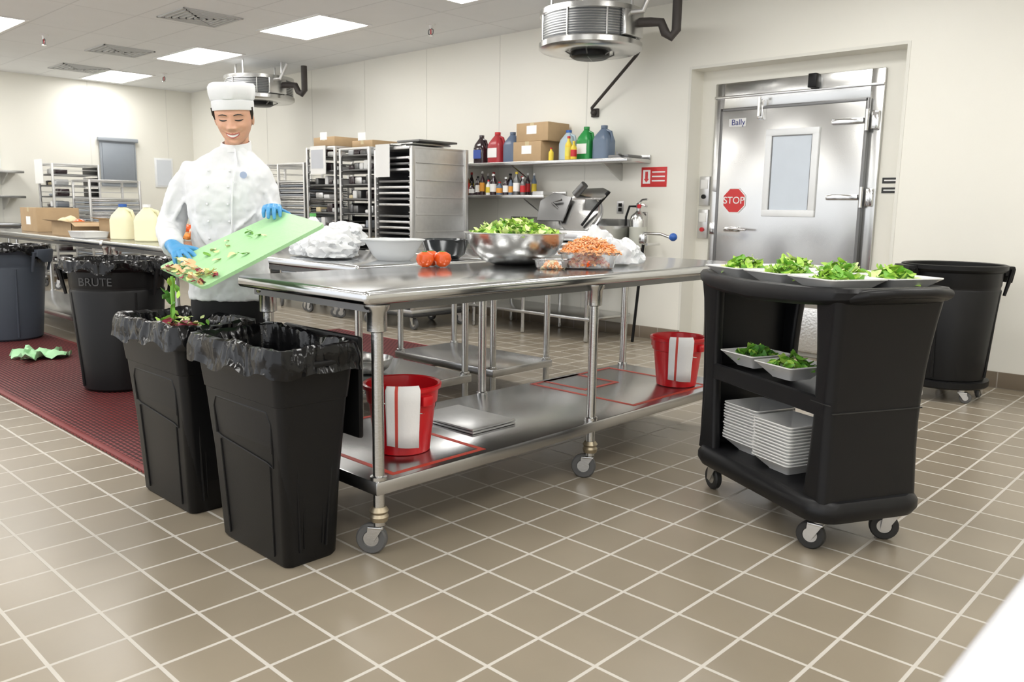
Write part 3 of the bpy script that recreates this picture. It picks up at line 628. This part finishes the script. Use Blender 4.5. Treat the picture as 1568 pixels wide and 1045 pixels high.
# ---------------------------------------------------------------- work bench, slicer
mb=MB(); x0,x1,y0,y1=-6.15,-4.55,5.78,6.46
mb.bx(x0,x1,y0,y1,.86,.90,STEEL,.012); mb.bx(x0,x1,YW-.06,YW-.03,.90,1.12,STEEL,.006); mb.bx(x1-.02,x1,y0,y1,.90,1.06,STEEL,.006)
mb.bx(x0+.1,x1-.15,y0+.06,y1-.1,.52,.87,STEEL,.02); mb.bx(x0,x1,y0+.02,y1-.02,.20,.23,STEEL,.006)
for x in (x0+.06,-5.4,x1-.06):
    for y in (y0+.06,y1-.06): mb.cyl((x,y,.04),(x,y,.87),.02,STEEL); mb.lathe([(.012,0),(.022,.01),(.024,.05)],STEEL,14,M=T(x,y,0))
mb.done('steel_work_bench')
mb=MB(); M=T(-4.90,6.05,.901)@RZ(.15)@Matrix.Scale(1.3,4)
mb.box((0,0,.05),(.44,.30,.08),ALU,.025,3,M=M)
for sx in (-.17,.17):
    for s2 in (-.12,.12): mb.cyl((sx,s2,0),(sx,s2,.02),.018,BLACKP,M=M)
Mt=M@T(.02,-.02,.20)@RX(math.radians(-28))
mb.lathe([(.005,-.012),(.15,-.012),(.155,0),(.15,.012),(.005,.02)],STEEL,40,M=Mt@RX(pi/2)); mb.lathe([(.16,-.02),(.175,-.02),(.175,.0),(.16,.0)],ALU,40,M=Mt@RX(pi/2),loop=True,caps=False)
mb.box((.0,.06,.0),(.16,.14,.2),ALU,.03,3,M=Mt)
mb.prism([(-.12,-.11),(.10,-.11),(.12,.08),(-.04,.12),(-.14,.05)],-.008,.008,DSTEEL,Mt@T(-.20,-.04,.03)@RX(pi/2),bev=.003)
mb.prism([(-.12,-.06),(.10,-.06),(.13,.03),(.05,.08),(-.10,.07)],-.006,.006,STEEL,Mt@T(.10,-.07,.12)@RX(pi/2-.5),bev=.003)
mb.cyl((-.02,-.10,.10),(.06,-.14,.16),.028,DSTEEL,M=Mt)
mb.tube([(.08,-.1,.02),(.14,-.06,.12),(.25,-.02,.26)],[.010,.010,.014],BLACKP,10,M=M@T(0,0,.1)); mb.tube([(-.1,-.05,.2),(-.2,-.05,.28),(-.12,-.05,.30)],.009,DSTEEL,8,M=M)
mb.cyl((-.22,-.14,.07),(-.27,-.18,.07),.03,BLACKP,M=M)
mb.done('meat_slicer')
mb=MB()
mb.M=T(-4.25,6.2,0)
mb.tube([(-.1,0,0.0),(-.06,0,.45),(-.02,0,.9)],.014,BLACKP,8); mb.tube([(-.02,0,.9),(-.02,0,1.0),(.2,-.05,1.0),(.34,-.1,.97)],.013,CHROME,10); mb.ball((.36,-.11,.98),.035,BLUE); mb.box((-.02,0,.95),(.07,.07,.09),CHROME,.015)
mb.tube([(-.02,.05,.9),(-.02,.25,.9)],.013,CHROME)
mb.done('spray_tap')
# ---------------------------------------------------------------- sheet-pan cabinet
mb=MB(); x0,x1,y0,y1,z0,z1=-6.78,-6.20,5.10,5.84,.20,1.78
mb.bx(x1-.025,x1,y0,y1,z0,z1,ALU,.004); mb.bx(x0,x0+.025,y0,y1,z0,z1,ALU,.004); mb.bx(x0,x1,y1-.02,y1,z0,z1,ALU,.004); mb.bx(x0,x1,y0,y1,z1-.03,z1,ALU,.006); mb.bx(x0,x1,y0,y1,z0-.04,z0,ALU,.006)
for i in range(9):
    z=z0+.10+i*.165; mb.bx(x1,x1+.008,y0+.06,y1-.06,z,z+.012,ALU,.003)
for y in (y0+.02,y1-.02): mb.bx(x1,x1+.012,y-.02,y+.02,z0,z1,ALU,.003)
n=26
for i in range(n):
    z=z0+.05+i*(z1-z0-.12)/n; mb.bx(x0+.03,x0+.05,y0+.01,y1-.03,z,z+.008,ALU); mb.bx(x1-.05,x1-.03,y0+.01,y1-.03,z,z+.008,ALU)
    if i%6!=4: mb.bx(x0+.05,x1-.05,y0+.02,y1-.05,z+.008,z+.03,DSTEEL if i%3==0 else ALU,.003)
for x in (x0+.06,x1-.06):
    for y in (y0+.06,y1-.06): caster(mb,x,y,0,z0-.04,.06,.032,ang=1.+x+y)
mb.bx(x0-.02,x1+.03,y0-.02,y1+.02,z0-.07,z0-.04,RUBBER,.01)
mb.done('sheet_pan_cabinet')
mb=MB(); mb.bx(-6.70,-6.48,5.06,5.064,1.49,1.80,PAPER); mb.bx(-6.70,-6.48,5.06,5.2,1.80,1.804,PAPER); mb.done('paper_notice')
mb=MB()
for k in range(3): mb.bx(-6.74+k*.1,-6.4+k*.1,5.2,5.7,1.782+k*.022,1.802+k*.022,STEEL if k<2 else DSTEEL,.006)
mb.done('sheet_pan')
# ---------------------------------------------------------------- racks
def rack(x0,x1,y0,y1,z1,kind,name='sheet_pan_rack'):
    mb=MB(); z0=.16
    for x in (x0,x1):
        for y in (y0,y1): mb.bx(x-.014,x+.014,y-.014,y+.014,z0,z1,ALU,.003); caster(mb,x,y,0,z0,.055,.03,ang=x+y)
    for z in (z0+.02,z1-.01):
        for y in (y0,y1): mb.bx(x0,x1,y-.012,y+.012,z-.012,z+.012,ALU,.002)
        for x in (x0,x1): mb.bx(x-.012,x+.012,y0,y1,z-.012,z+.012,ALU,.002)
    n=int((z1-z0)/.075)
    for i in range(n):
        z=z0+.05+i*.075
        for x in (x0+.012,x1-.012): mb.bx(x-.012,x+.012,y0,y1,z,z+.006,ALU)
        if kind=='pans' and z<z1-.25:
            for q in range(3): mb.bx(x0+.02,x1-.02,y0+.01-.01*q,y1-.01,z+.006+q*.022,z+.024+q*.022,[ALU,GREYW,STEEL][(q+i)%3],.004)
        if kind=='goods' and i%2==0:
            mb.bx(x0+.02,x1-.02,y0+.01,y1-.01,z+.006,z+.022,DSTEEL,.003)
            mb.bx(x0+.02,x1-.02,y1-.03,y1-.01,z+.02,z+.13,BLACKP,.003)
            x=x0+.04
            while x<x1-.08:
                w=random.uniform(.06,.16); h=random.uniform(.03,.10)
                if random.random()<.85:
                    c=random.choice([CERAM,DSTEEL,FROST,BK,GREYW,CREAMF,PAPER,ALU,DSTEEL,BK,WHITE,BK])
                    mb.box((min(x+w/2,x1-.03-w/2),y0+.14,z+.023+h/2),(w*.9,.16,h),c,.012)
                x+=w
    return mb.done(name)
rack(-7.42,-6.92,5.15,5.75,1.80,'goods'); rack(-8.05,-7.52,5.15,5.75,1.83,'goods'); rack(-8.75,-8.2,5.2,5.8,1.68,'pans'); rack(-9.6,-9.0,5.2,5.8,1.68,'pans')
mb=MB(); mb.bx(-7.95,-7.66,5.12,5.125,1.54,1.84,PAPER); mb.bx(-7.93,-7.7,5.118,5.12,1.6,1.8,mat('print_grey',(.6,.62,.66),.8)); mb.done('paper_notice')
carton('cardboard_box',-8.0,-7.6,5.2,5.6,1.841,1.94); carton('cardboard_box',-7.35,-7.0,5.25,5.6,1.811,1.88)
rack(-12.9,-12.35,3.9,4.5,1.72,'goods'); rack(-12.2,-11.6,4.1,4.75,1.50,'pans')
mb=MB(); mb.bx(-12.93,-12.6,3.86,3.865,1.45,1.78,PAPER); mb.done('paper_notice')
for z in (1.63,1.28):
    mb=MB(); mb.bx(XL+.001,XL+.40,-.5,3.8,z-.035,z,STEEL,.006)
    for y in (.2,2.,3.6): mb.raw([(XL,y,z-.03),(XL+.33,y,z-.03),(XL,y,z-.2),(XL,y+.02,z-.03),(XL+.33,y+.02,z-.03),(XL,y+.02,z-.2)],[(0,1,2),(3,4,5),(0,1,4,3),(1,2,5,4),(2,0,3,5)],STEEL)
    mb.done('wall_shelf')
mb=MB(); mb.bx(XL+.01,XL+.05,4.97,5.52,1.45,2.2,GREYW,.02); mb.bx(XL+.045,XL+.062,5.0,5.49,1.50,2.12,mat('grey_inset',(.27,.30,.34),.4),.012); mb.bx(XL+.02,XL+.09,4.94,5.55,2.14,2.2,GREYW,.015); mb.done('hanging_grey_board')
mb=MB(); mb.bx(XL+.001,XL+.012,5.82,6.12,1.46,1.93,WFRAME,.003); mb.bx(XL+.012,XL+.016,5.85,6.09,1.49,1.9,mat('notice',(.7,.74,.8),.7)); mb.done('wall_notice')
mb=MB(); mb.bx(XL+.001,XL+.012,3.3,3.62,1.66,2.1,PAPER,.003); mb.bx(XL+.012,XL+.016,3.33,3.58,1.7,1.95,mat('notice2',(.3,.33,.4),.7)); mb.done('wall_notice')
table('prep_table',-13.5,-12.95,0.,3.7,.90,(-13.4,-13.05),(.1,1.9,3.6),.25,False)
# ---------------------------------------------------------------- chef
CH=math.radians(43.5); chef=empty('chef',(-3.278,1.715,0),CH)
def vox(ob,v,sm=4,disp=None):
    m=ob.modifiers.new('r','REMESH'); m.mode='VOXEL'; m.voxel_size=v; m.use_smooth_shade=True
    s=ob.modifiers.new('s','SMOOTH'); s.factor=.5; s.iterations=sm
    if disp:
        for k,(st,sc) in enumerate(disp):
            t=bpy.data.textures.new('w','CLOUDS'); t.noise_scale=sc; t.noise_depth=1
            d=ob.modifiers.new('d','DISPLACE'); d.texture=t; d.strength=st; d.mid_level=.5; d.texture_coords='LOCAL'
def ell(cx,cy,z,a,b,n=24,p=.85,tx=0.):
    out=[]
    for i in range(n):
        t=2*pi*i/n; c,s=math.cos(t),math.sin(t)
        out.append((cx+a*abs(c)**p*(1 if c>0 else -1),cy+b*abs(s)**p*(1 if s>0 else -1),z+tx*c*a))
    return out
mb=MB()
mb.loft([ell(-.01,.0,.80,.172,.125),ell(-.01,0,.92,.165,.12),ell(-.012,0,1.03,.145,.112),ell(-.014,-.002,1.12,.148,.115),ell(-.015,-.006,1.21,.158,.120),ell(-.012,0,1.29,.168,.110),ell(-.010,.008,1.335,.168,.095),ell(-.004,.012,1.370,.150,.082),ell(.008,.010,1.400,.112,.070),ell(.024,.006,1.422,.074,.062),ell(.032,.003,1.437,.060,.056)],JACKET)
mb.tube([(-.10,.012,1.340),(-.155,.012,1.330),(-.202,.02,1.262),(-.236,.02,1.18),(-.255,.01,1.115),(-.235,-.07,1.075),(-.195,-.15,1.045),(-.165,-.21,1.025)],[.045,.058,.060,.057,.058,.053,.047,.043],JACKET,16)
mb.tube([(.07,.012,1.340),(.118,.014,1.330),(.143,.03,1.262),(.148,.045,1.18),(.150,.05,1.12),(.170,-.01,1.13),(.205,-.085,1.16),(.222,-.125,1.172)],[.045,.056,.056,.055,.057,.051,.046,.042],JACKET,16)
mb.ball((.04,-.080,1.225),(.055,.042,.055),JACKET); mb.ball((-.065,-.083,1.225),(.055,.042,.055),JACKET)
# drape folds on sleeves and across the waist
for pts in ([(-.205,-.035,1.27),(-.245,-.040,1.20),(-.262,-.045,1.13)],[(-.175,-.035,1.22),(-.215,-.045,1.15),(-.235,-.075,1.11)],[(.155,-.025,1.27),(.175,-.012,1.20),(.185,-.01,1.15)],[(.13,-.07,1.17),(.06,-.112,1.10),(0,-.118,1.05)],[(-.13,-.08,1.15),(-.08,-.112,1.07),(-.03,-.118,1.0)],[(-.14,-.06,1.30),(-.11,-.095,1.24),(-.10,-.11,1.17)]):
    mb.tube(pts,[.006,.012,.006],JACKET,8)
o=mb.done('jacket',chef); vox(o,.0065,4,((.012,.07),(.008,.025)))
mb=MB()
def leanring(cx,cy,z,a,b,dz): return [(x,y,z+ (y-cy)/b*dz) for x,y,_ in ell(cx,cy,z,a,b,28,1.)]
mb.loft([leanring(.030,.004,1.422,.066,.062,.010),leanring(.035,.0,1.457,.060,.058,.016),leanring(.035,.0,1.458,.055,.053,.016),leanring(.030,.004,1.422,.060,.056,.010)],HATC,caps=False)
mb.tube([(.045,-.052,1.43),(.062,-.085,1.37),(.055,-.118,1.29),(.05,-.128,1.20),(.045,-.12,1.08)],.0035,HATC,6)
for z,yy in ((1.335,-.094),(1.27,-.120),(1.20,-.128),(1.13,-.121),(1.06,-.118)):
    for x in (-.050,.035): mb.ball((x,yy,z),(.005,.005,.005),HATC,u=10,v=8)
mb.lathe([(.001,0),(.014,0),(.014,.004),(.001,.004)],mat('emblem',(.38,.45,.62),.7),16,M=T(.092,-.094,1.320)@RX(pi/2))
mb.done('jacket_trim',chef)
mb=MB()
mb.loft([ell(-.01,0,.88,.160,.112),ell(-.01,0,.78,.168,.115),ell(-.01,0,.72,.165,.11)],PANTS)
for s in (-1,1): mb.tube([(s*.075-.01,0,.80),(s*.085-.01,0,.68),(s*.09-.01,-.005,.48),(s*.092-.01,0,.30),(s*.095-.01,.01,.07)],[.09,.085,.068,.06,.055],PANTS,18)
o=mb.done('trousers',chef); vox(o,.01,4)
mb=MB()
for s in (-1,1):
    M=T(s*.095-.01,-.03,0.016); mb.loft([[(a,b-.03,z) for a,b in rr(w,l,.045,5)] for w,l,z in ((.09,.25,0),(.098,.262,.015),(.095,.25,.045),(.08,.18,.075))],BLACKP,M=M); mb.ball((0,.03,.07),(.042,.06,.05),BLACKP,M=M)
mb.done('shoes',chef)
HM=T(.036,-.018,1.556)@RZ(math.radians(9))@RX(math.radians(14))@RY(math.radians(-3))@Matrix.Diagonal((1.0,.97,.93,1))
def itp(tab,z):
    if z<=tab[0][0]: return tab[0][1]
    for (a,b),(c,d) in zip(tab,tab[1:]):
        if z<=c:
            t=(z-a)/(c-a); return b+(d-b)*t
    return tab[-1][1]
FR=[(-.116,.050),(-.112,.062),(-.10,.076),(-.08,.080),(-.05,.081),(-.02,.082),(.01,.084),(.03,.083),(.06,.074),(.08,.058),(.095,.040),(.107,.018),(.111,.001)]
WD=[(-.116,.010),(-.112,.020),(-.10,.034),(-.08,.049),(-.06,.059),(-.03,.068),(0,.072),(.03,.072),(.06,.064),(.08,.052),(.095,.036),(.107,.016),(.111,.001)]
BA=[(-.116,-.030),(-.112,-.020),(-.10,.0),(-.08,.035),(-.05,.07),(-.02,.088),(.01,.096),(.03,.096),(.06,.085),(.08,.066),(.095,.045),(.107,.02),(.111,.001)]
def g(x,s): return math.exp(-x*x/(2*s*s))
def feat(x,z):
    ax=abs(x); d=0
    if -.060<z<.03:
        t=(.020-z)/.052; t=max(0,min(1,t)); amp=.004+.020*t**1.3
        if z<-.034: amp*=max(0,1-(-.034-z)/.010)**.7 if z>-.044 else 0
        if z>.02: amp*=g(z-.02,.01)
        d+=amp*g(x,.0065+.0035*t)
    d+=.010*g(ax-.0125,.0050)*g(z+.036,.0055)
    d-=.009*g(ax-.031,.014)*g(z-.004,.009); d+=.0065*g(ax-.031,.0105)*g(z-.001,.0065)
    d+=.003*g(ax-.028,.016)*g(z-.022,.006)
    d+=.008*g(ax-.042,.014)*g(z+.027,.013); d-=.003*g(ax-.042,.010)*g(z+.058,.012)
    zl=z-11*x*x
    d+=.0048*g(x,.020)*g(zl+.0615,.0034)+.0055*g(x,.016)*g(zl+.0755,.0042)-.004*g(x,.023)*g(zl+.0685,.0026)
    d-=.003*g(x,.015)*g(z+.085,.004); d+=.006*g(x,.016)*g(z+.101,.010)
    return d
mb=MB(); mb.M=HM
NZ=110; NA=120; tb=bmesh.new(); rows=[]
for z in [-.116+.227*(i/NZ) for i in range(NZ+1)]:
    f,w_,b=itp(FR,z),itp(WD,z),itp(BA,z); row=[]
    for j in range(NA):
        a=2*pi*j/NA; a=a-.35*math.sin(a)
        c,s=math.cos(a),math.sin(a); x=w_*abs(s)**.92*(1 if s>0 else -1)
        if c>0: y=-f*abs(c)**.80
        else: y=b*abs(c)**.9
        if b<0 and c<=0: y=-abs(b)
        if b<0 and c>0: y=-(abs(b)+(f-abs(b))*abs(c)**.8)
        if c>0: y-=feat(x,z)*min(1,c*2.5)
        row.append(tb.verts.new((x,y,z)))
    rows.append(row)
LI=mb.mi(SKIN); LL=mb.mi(LIP)
for i in range(NZ):
    for j in range(NA):
        k=(j+1)%NA; tb.faces.new((rows[i][j],rows[i][k],rows[i+1][k],rows[i+1][j]))
tb.faces.new(list(reversed(rows[0]))); tb.faces.new(rows[-1])
bmesh.ops.smooth_vert(tb,verts=tb.verts,factor=.5,use_axis_x=True,use_axis_y=True,use_axis_z=True)
bmesh.ops.recalc_face_normals(tb,faces=tb.faces[:])
for f in tb.faces:
    c=f.calc_center_median(); f.material_index=LI
    if c.y<-.05:
        zl=c.z-11*c.x*c.x
        if abs(c.x)<.0265 and (-.0805+abs(c.x)*.25<zl<-.0570-abs(c.x)*.12): f.material_index=LL
tb.transform(mb.M); me=bpy.data.meshes.new('t'); tb.to_mesh(me); tb.free(); mb.bm.from_mesh(me)
for s in (-1,1):
    mb.ball((s*.072,.010,-.012),(.007,.015,.025),SKIN); mb.ball((s*.075,.006,-.010),(.005,.010,.017),SKIN)
mb.M=Matrix.Identity(4)
mb.tube([(.026,.025,1.38),(.030,.018,1.43),(.036,.012,1.50)],[.052,.048,.048],SKIN,20)
mb.done('head',chef)
mb=MB(); mb.M=HM
def fy(x,z,off=.0008): 
    f,w_=itp(FR,z),itp(WD,z); s=min(1,abs(x)/w_)**(1/.92); c=math.sqrt(max(0,1-s*s)); return -(f*c**.8)-feat(x,z)*min(1,c*2.5)-off
for s in (-1,1):
    P=[(s*(.031+t),-.001-.0045*math.cos(t/.016*1.35)+.0022) for t in (-.016,-.012,-.006,0,.006,.012,.017)]
    mb.tube([(x,fy(x,z),z) for x,z in P],[.0009,.0020,.0030,.0034,.0032,.0022,.0009],HAIR,6)
    P=[(s*x,z) for x,z in ((.013,.018),(.020,.0210),(.030,.0225),(.040,.021),(.049,.016))]
    mb.tube([(x,fy(x,z,.0002),z) for x,z in P],[.0018,.0026,.0026,.0022,.0010],HAIR,6)
ts=[-.024,-.018,-.009,0,.009,.018,.024]; vs=[];fs=[]
for t in ts:
    za=-.0650+11*t*t; zb=-.0650-.0085*math.sqrt(max(0,1-(t/.0245)**2))+11*t*t
    vs+=[(t,fy(t,za,.0014),za),(t,fy(t,za,.0014)-.0005,zb)]
for i in range(len(ts)-1): fs.append((2*i,2*i+1,2*i+3,2*i+2))
mb.raw(vs,fs,TEETH)
mb.done('face_features',chef)
mb=MB(); mb.M=HM
tb=bmesh.new(); bmesh.ops.create_uvsphere(tb,u_segments=40,v_segments=28,radius=1)
bmesh.ops.delete(tb,geom=[v for v in tb.verts if (v.co.y<-.05 and v.co.z<.42) or v.co.z<-.80 or (v.co.y<.25 and v.co.z<-.05)],context='VERTS')
mb.add(tb,HAIR,T(0,.010,.012)@Matrix.Diagonal((.0775,.094,.104,1))); mb.ball((0,.085,-.02),(.045,.035,.04),HAIR)
for s in (-1,1): mb.tube([(s*.074,-.022,.045),(s*.0745,-.018,.015),(s*.073,-.010,-.008)],[.010,.008,.003],HAIR,8,sq=[(.6,1)]*3)
mb.done('hair',chef)
mb=MB(); mb.M=HM@T(0,.006,.030)@RX(math.radians(-11))
def hr(a,b,z,w=0): return [(a*math.cos(t)*(1+w*math.sin(t*9)),b*math.sin(t)*(1+w*math.sin(t*7)),z+w*.3*math.sin(t*5)) for t in [2*pi*i/48 for i in range(48)]]
mb.loft([hr(.076,.090,-.004),(hr(.0815,.0965,-.004)),hr(.083,.098,.0),hr(.084,.099,.036),hr(.082,.097,.038),hr(.087,.102,.044,.012),hr(.093,.108,.072,.014),hr(.094,.108,.098,.014),hr(.088,.100,.110,.012),hr(.05,.06,.113,.01)],HATC)
mb.done('chef_hat',chef)
def glove(name,M,curls,spread=.1,thumb=(.5,-.2),side=1):
    mb=MB(); mb.M=M
    mb.tube([(-.05,0,0),(-.02,0,0),(.0,0,0),(.03,0,0),(.07,0,0),(.085,0,0)],[.030,.028,.028,.034,.038,.032],GLOVE,14,sq=[(1,.95),(1,.9),(1,.8),(1,.5),(1,.42),(1,.38)])
    base=[(.085,.027*side),(.090,.009*side),(.087,-.010*side),(.080,-.027*side)]; Ls=[.066,.074,.068,.054]
    for i,((bx,by),L) in enumerate(zip(base,Ls)):
        a=(1.5-i)*spread*side; c=curls[i]; pts=[]; ang=0
        pts.append(Vector((bx-.02,by,0))); p=Vector((bx,by,0)); pts.append(p.copy())
        for k,f in enumerate((.42,.32,.26)):
            ang+=c*(1,1.1,.8)[k]
            p=p+Vector((math.cos(ang)*math.cos(a),math.cos(ang)*math.sin(a),-math.sin(ang)))*L*f; pts.append(p.copy())
        mb.tube(pts,[.009,.0095,.009,.0082,.0066],GLOVE,10); mb.ball(tuple(pts[-1]),.0066,GLOVE,u=10,v=8)
    p=Vector((.02,.022*side,-.004)); t1=Vector((math.cos(thumb[0]),math.sin(thumb[0])*side,thumb[1])).normalized(); t2=Vector((math.cos(thumb[0]*.6),math.sin(thumb[0]*.6)*side,thumb[1]*1.4)).normalized()
    pts=[p,p+t1*.03,p+t1*.055,p+t1*.055+t2*.03]; mb.tube(pts,[.013,.0122,.0102,.008],GLOVE,10); mb.ball(tuple(pts[-1]),.008,GLOVE,u=10,v=8)
    o=mb.done(name,chef); vox(o,.0026,2); return o
def frame(o,xdir,zdir):
    x=Vector(xdir).normalized(); z=Vector(zdir); z=(z-x*z.dot(x)).normalized(); y=z.cross(x)
    return Matrix(((x.x,y.x,z.x,o[0]),(x.y,y.y,z.y,o[1]),(x.z,y.z,z.z,o[2]),(0,0,0,1)))
glove('glove_right',frame((-.152,-.228,1.032),(.50,-.62,-.16),(-.1,-.30,.9)),[.35,.28,.32,.42],.20,(1.0,-.3),1)
glove('glove_left',frame((.226,-.140,1.180),(.10,-.55,.10),(-.1,.3,.9)),[.45,.5,.5,.55],.10,(.9,-.5),1)
# ---------------------------------------------------------------- cutting board
A=Vector((-2.971,1.771,1.177));D=Vector((-3.256,1.391,.953));B=Vector((-2.563,1.704,1.137));C=Vector((-2.776,1.337,.91))
nrm=(B-A).cross(D-A).normalized()
if nrm.z<0: nrm=-nrm
def bl(u,v): return A*(1-u)*(1-v)+D*u*(1-v)+B*(1-u)*v+C*u*v
mb=MB(); pts=[bl(.5+a,.5+b) for a,b in rr(1,1,.05,4)]; t=nrm*.013
mb.loft([[tuple(p-t) for p in pts],[tuple(p) for p in pts]],GREENB); mb.done('cutting_board',angle=30)
mb=MB()
def onb(u,v,h=0): return bl(u,v)+nrm*(.004+h)
leaves(mb,62,lambda:tuple(onb(random.uniform(.84,1.02),random.uniform(.18,.95),random.uniform(0,.022))),.045,[CREAMF,ONION,LEAF3,CREAMF,LEAF3,SALMON,SALMON],.6)
leaves(mb,14,lambda:tuple(onb(random.uniform(.3,.8),random.uniform(.2,.8),.004)),.04,[LEAF2,LEAF3,CREAMF],.3)
for k in range(10): leaves(mb,1,lambda:(-3.03+random.uniform(-.05,.05),1.35+random.uniform(-.03,.03),random.uniform(.79,.91)),.05,[LEAF2,LEAF4,CARROT,LEAF1],1.4)
mb.tube([(-3.05,1.35,.93),(-3.04,1.345,.86),(-3.05,1.35,.77)],[.006,.009,.005],LEAF2,8); mb.tube([(-3.08,1.37,.92),(-3.09,1.365,.84),(-3.07,1.36,.79)],[.006,.010,.005],LEAF1,8)
mb.done('vegetable_trimmings')
# ---------------------------------------------------------------- world / camera
w=bpy.data.worlds.new('w'); bpy.context.scene.world=w; w.use_nodes=True; w.node_tree.nodes['Background'].inputs[0].default_value=(.95,.97,1,1); w.node_tree.nodes['Background'].inputs[1].default_value=1.6
cam=bpy.data.cameras.new('camera'); co=bpy.data.objects.new('camera',cam); bpy.context.collection.objects.link(co); bpy.context.scene.camera=co
cam.sensor_width=36; cam.lens=1255/1568*36; cam.clip_start=.05
yaw,tilt,roll=[math.radians(a) for a in (43.5,9.17,0.87)]
F=Vector((-math.sin(yaw),math.cos(yaw),0));Rt=Vector((math.cos(yaw),math.sin(yaw),0));Z=Vector((0,0,1))
Wf=F*math.cos(tilt)-Z*math.sin(tilt); up=F*math.sin(tilt)+Z*math.cos(tilt)
R_=Rt*math.cos(roll)+up*math.sin(roll); U_=-Rt*math.sin(roll)+up*math.cos(roll)
co.matrix_world=Matrix(((R_.x,U_.x,-Wf.x,0),(R_.y,U_.y,-Wf.y,0),(R_.z,U_.z,-Wf.z,1.2),(0,0,0,1)))
cam.dof.use_dof=True; cam.dof.focus_distance=3.6; cam.dof.aperture_fstop=6.3
vs=bpy.context.scene.view_settings; vs.view_transform='Standard'; vs.look='None'; vs.exposure=0
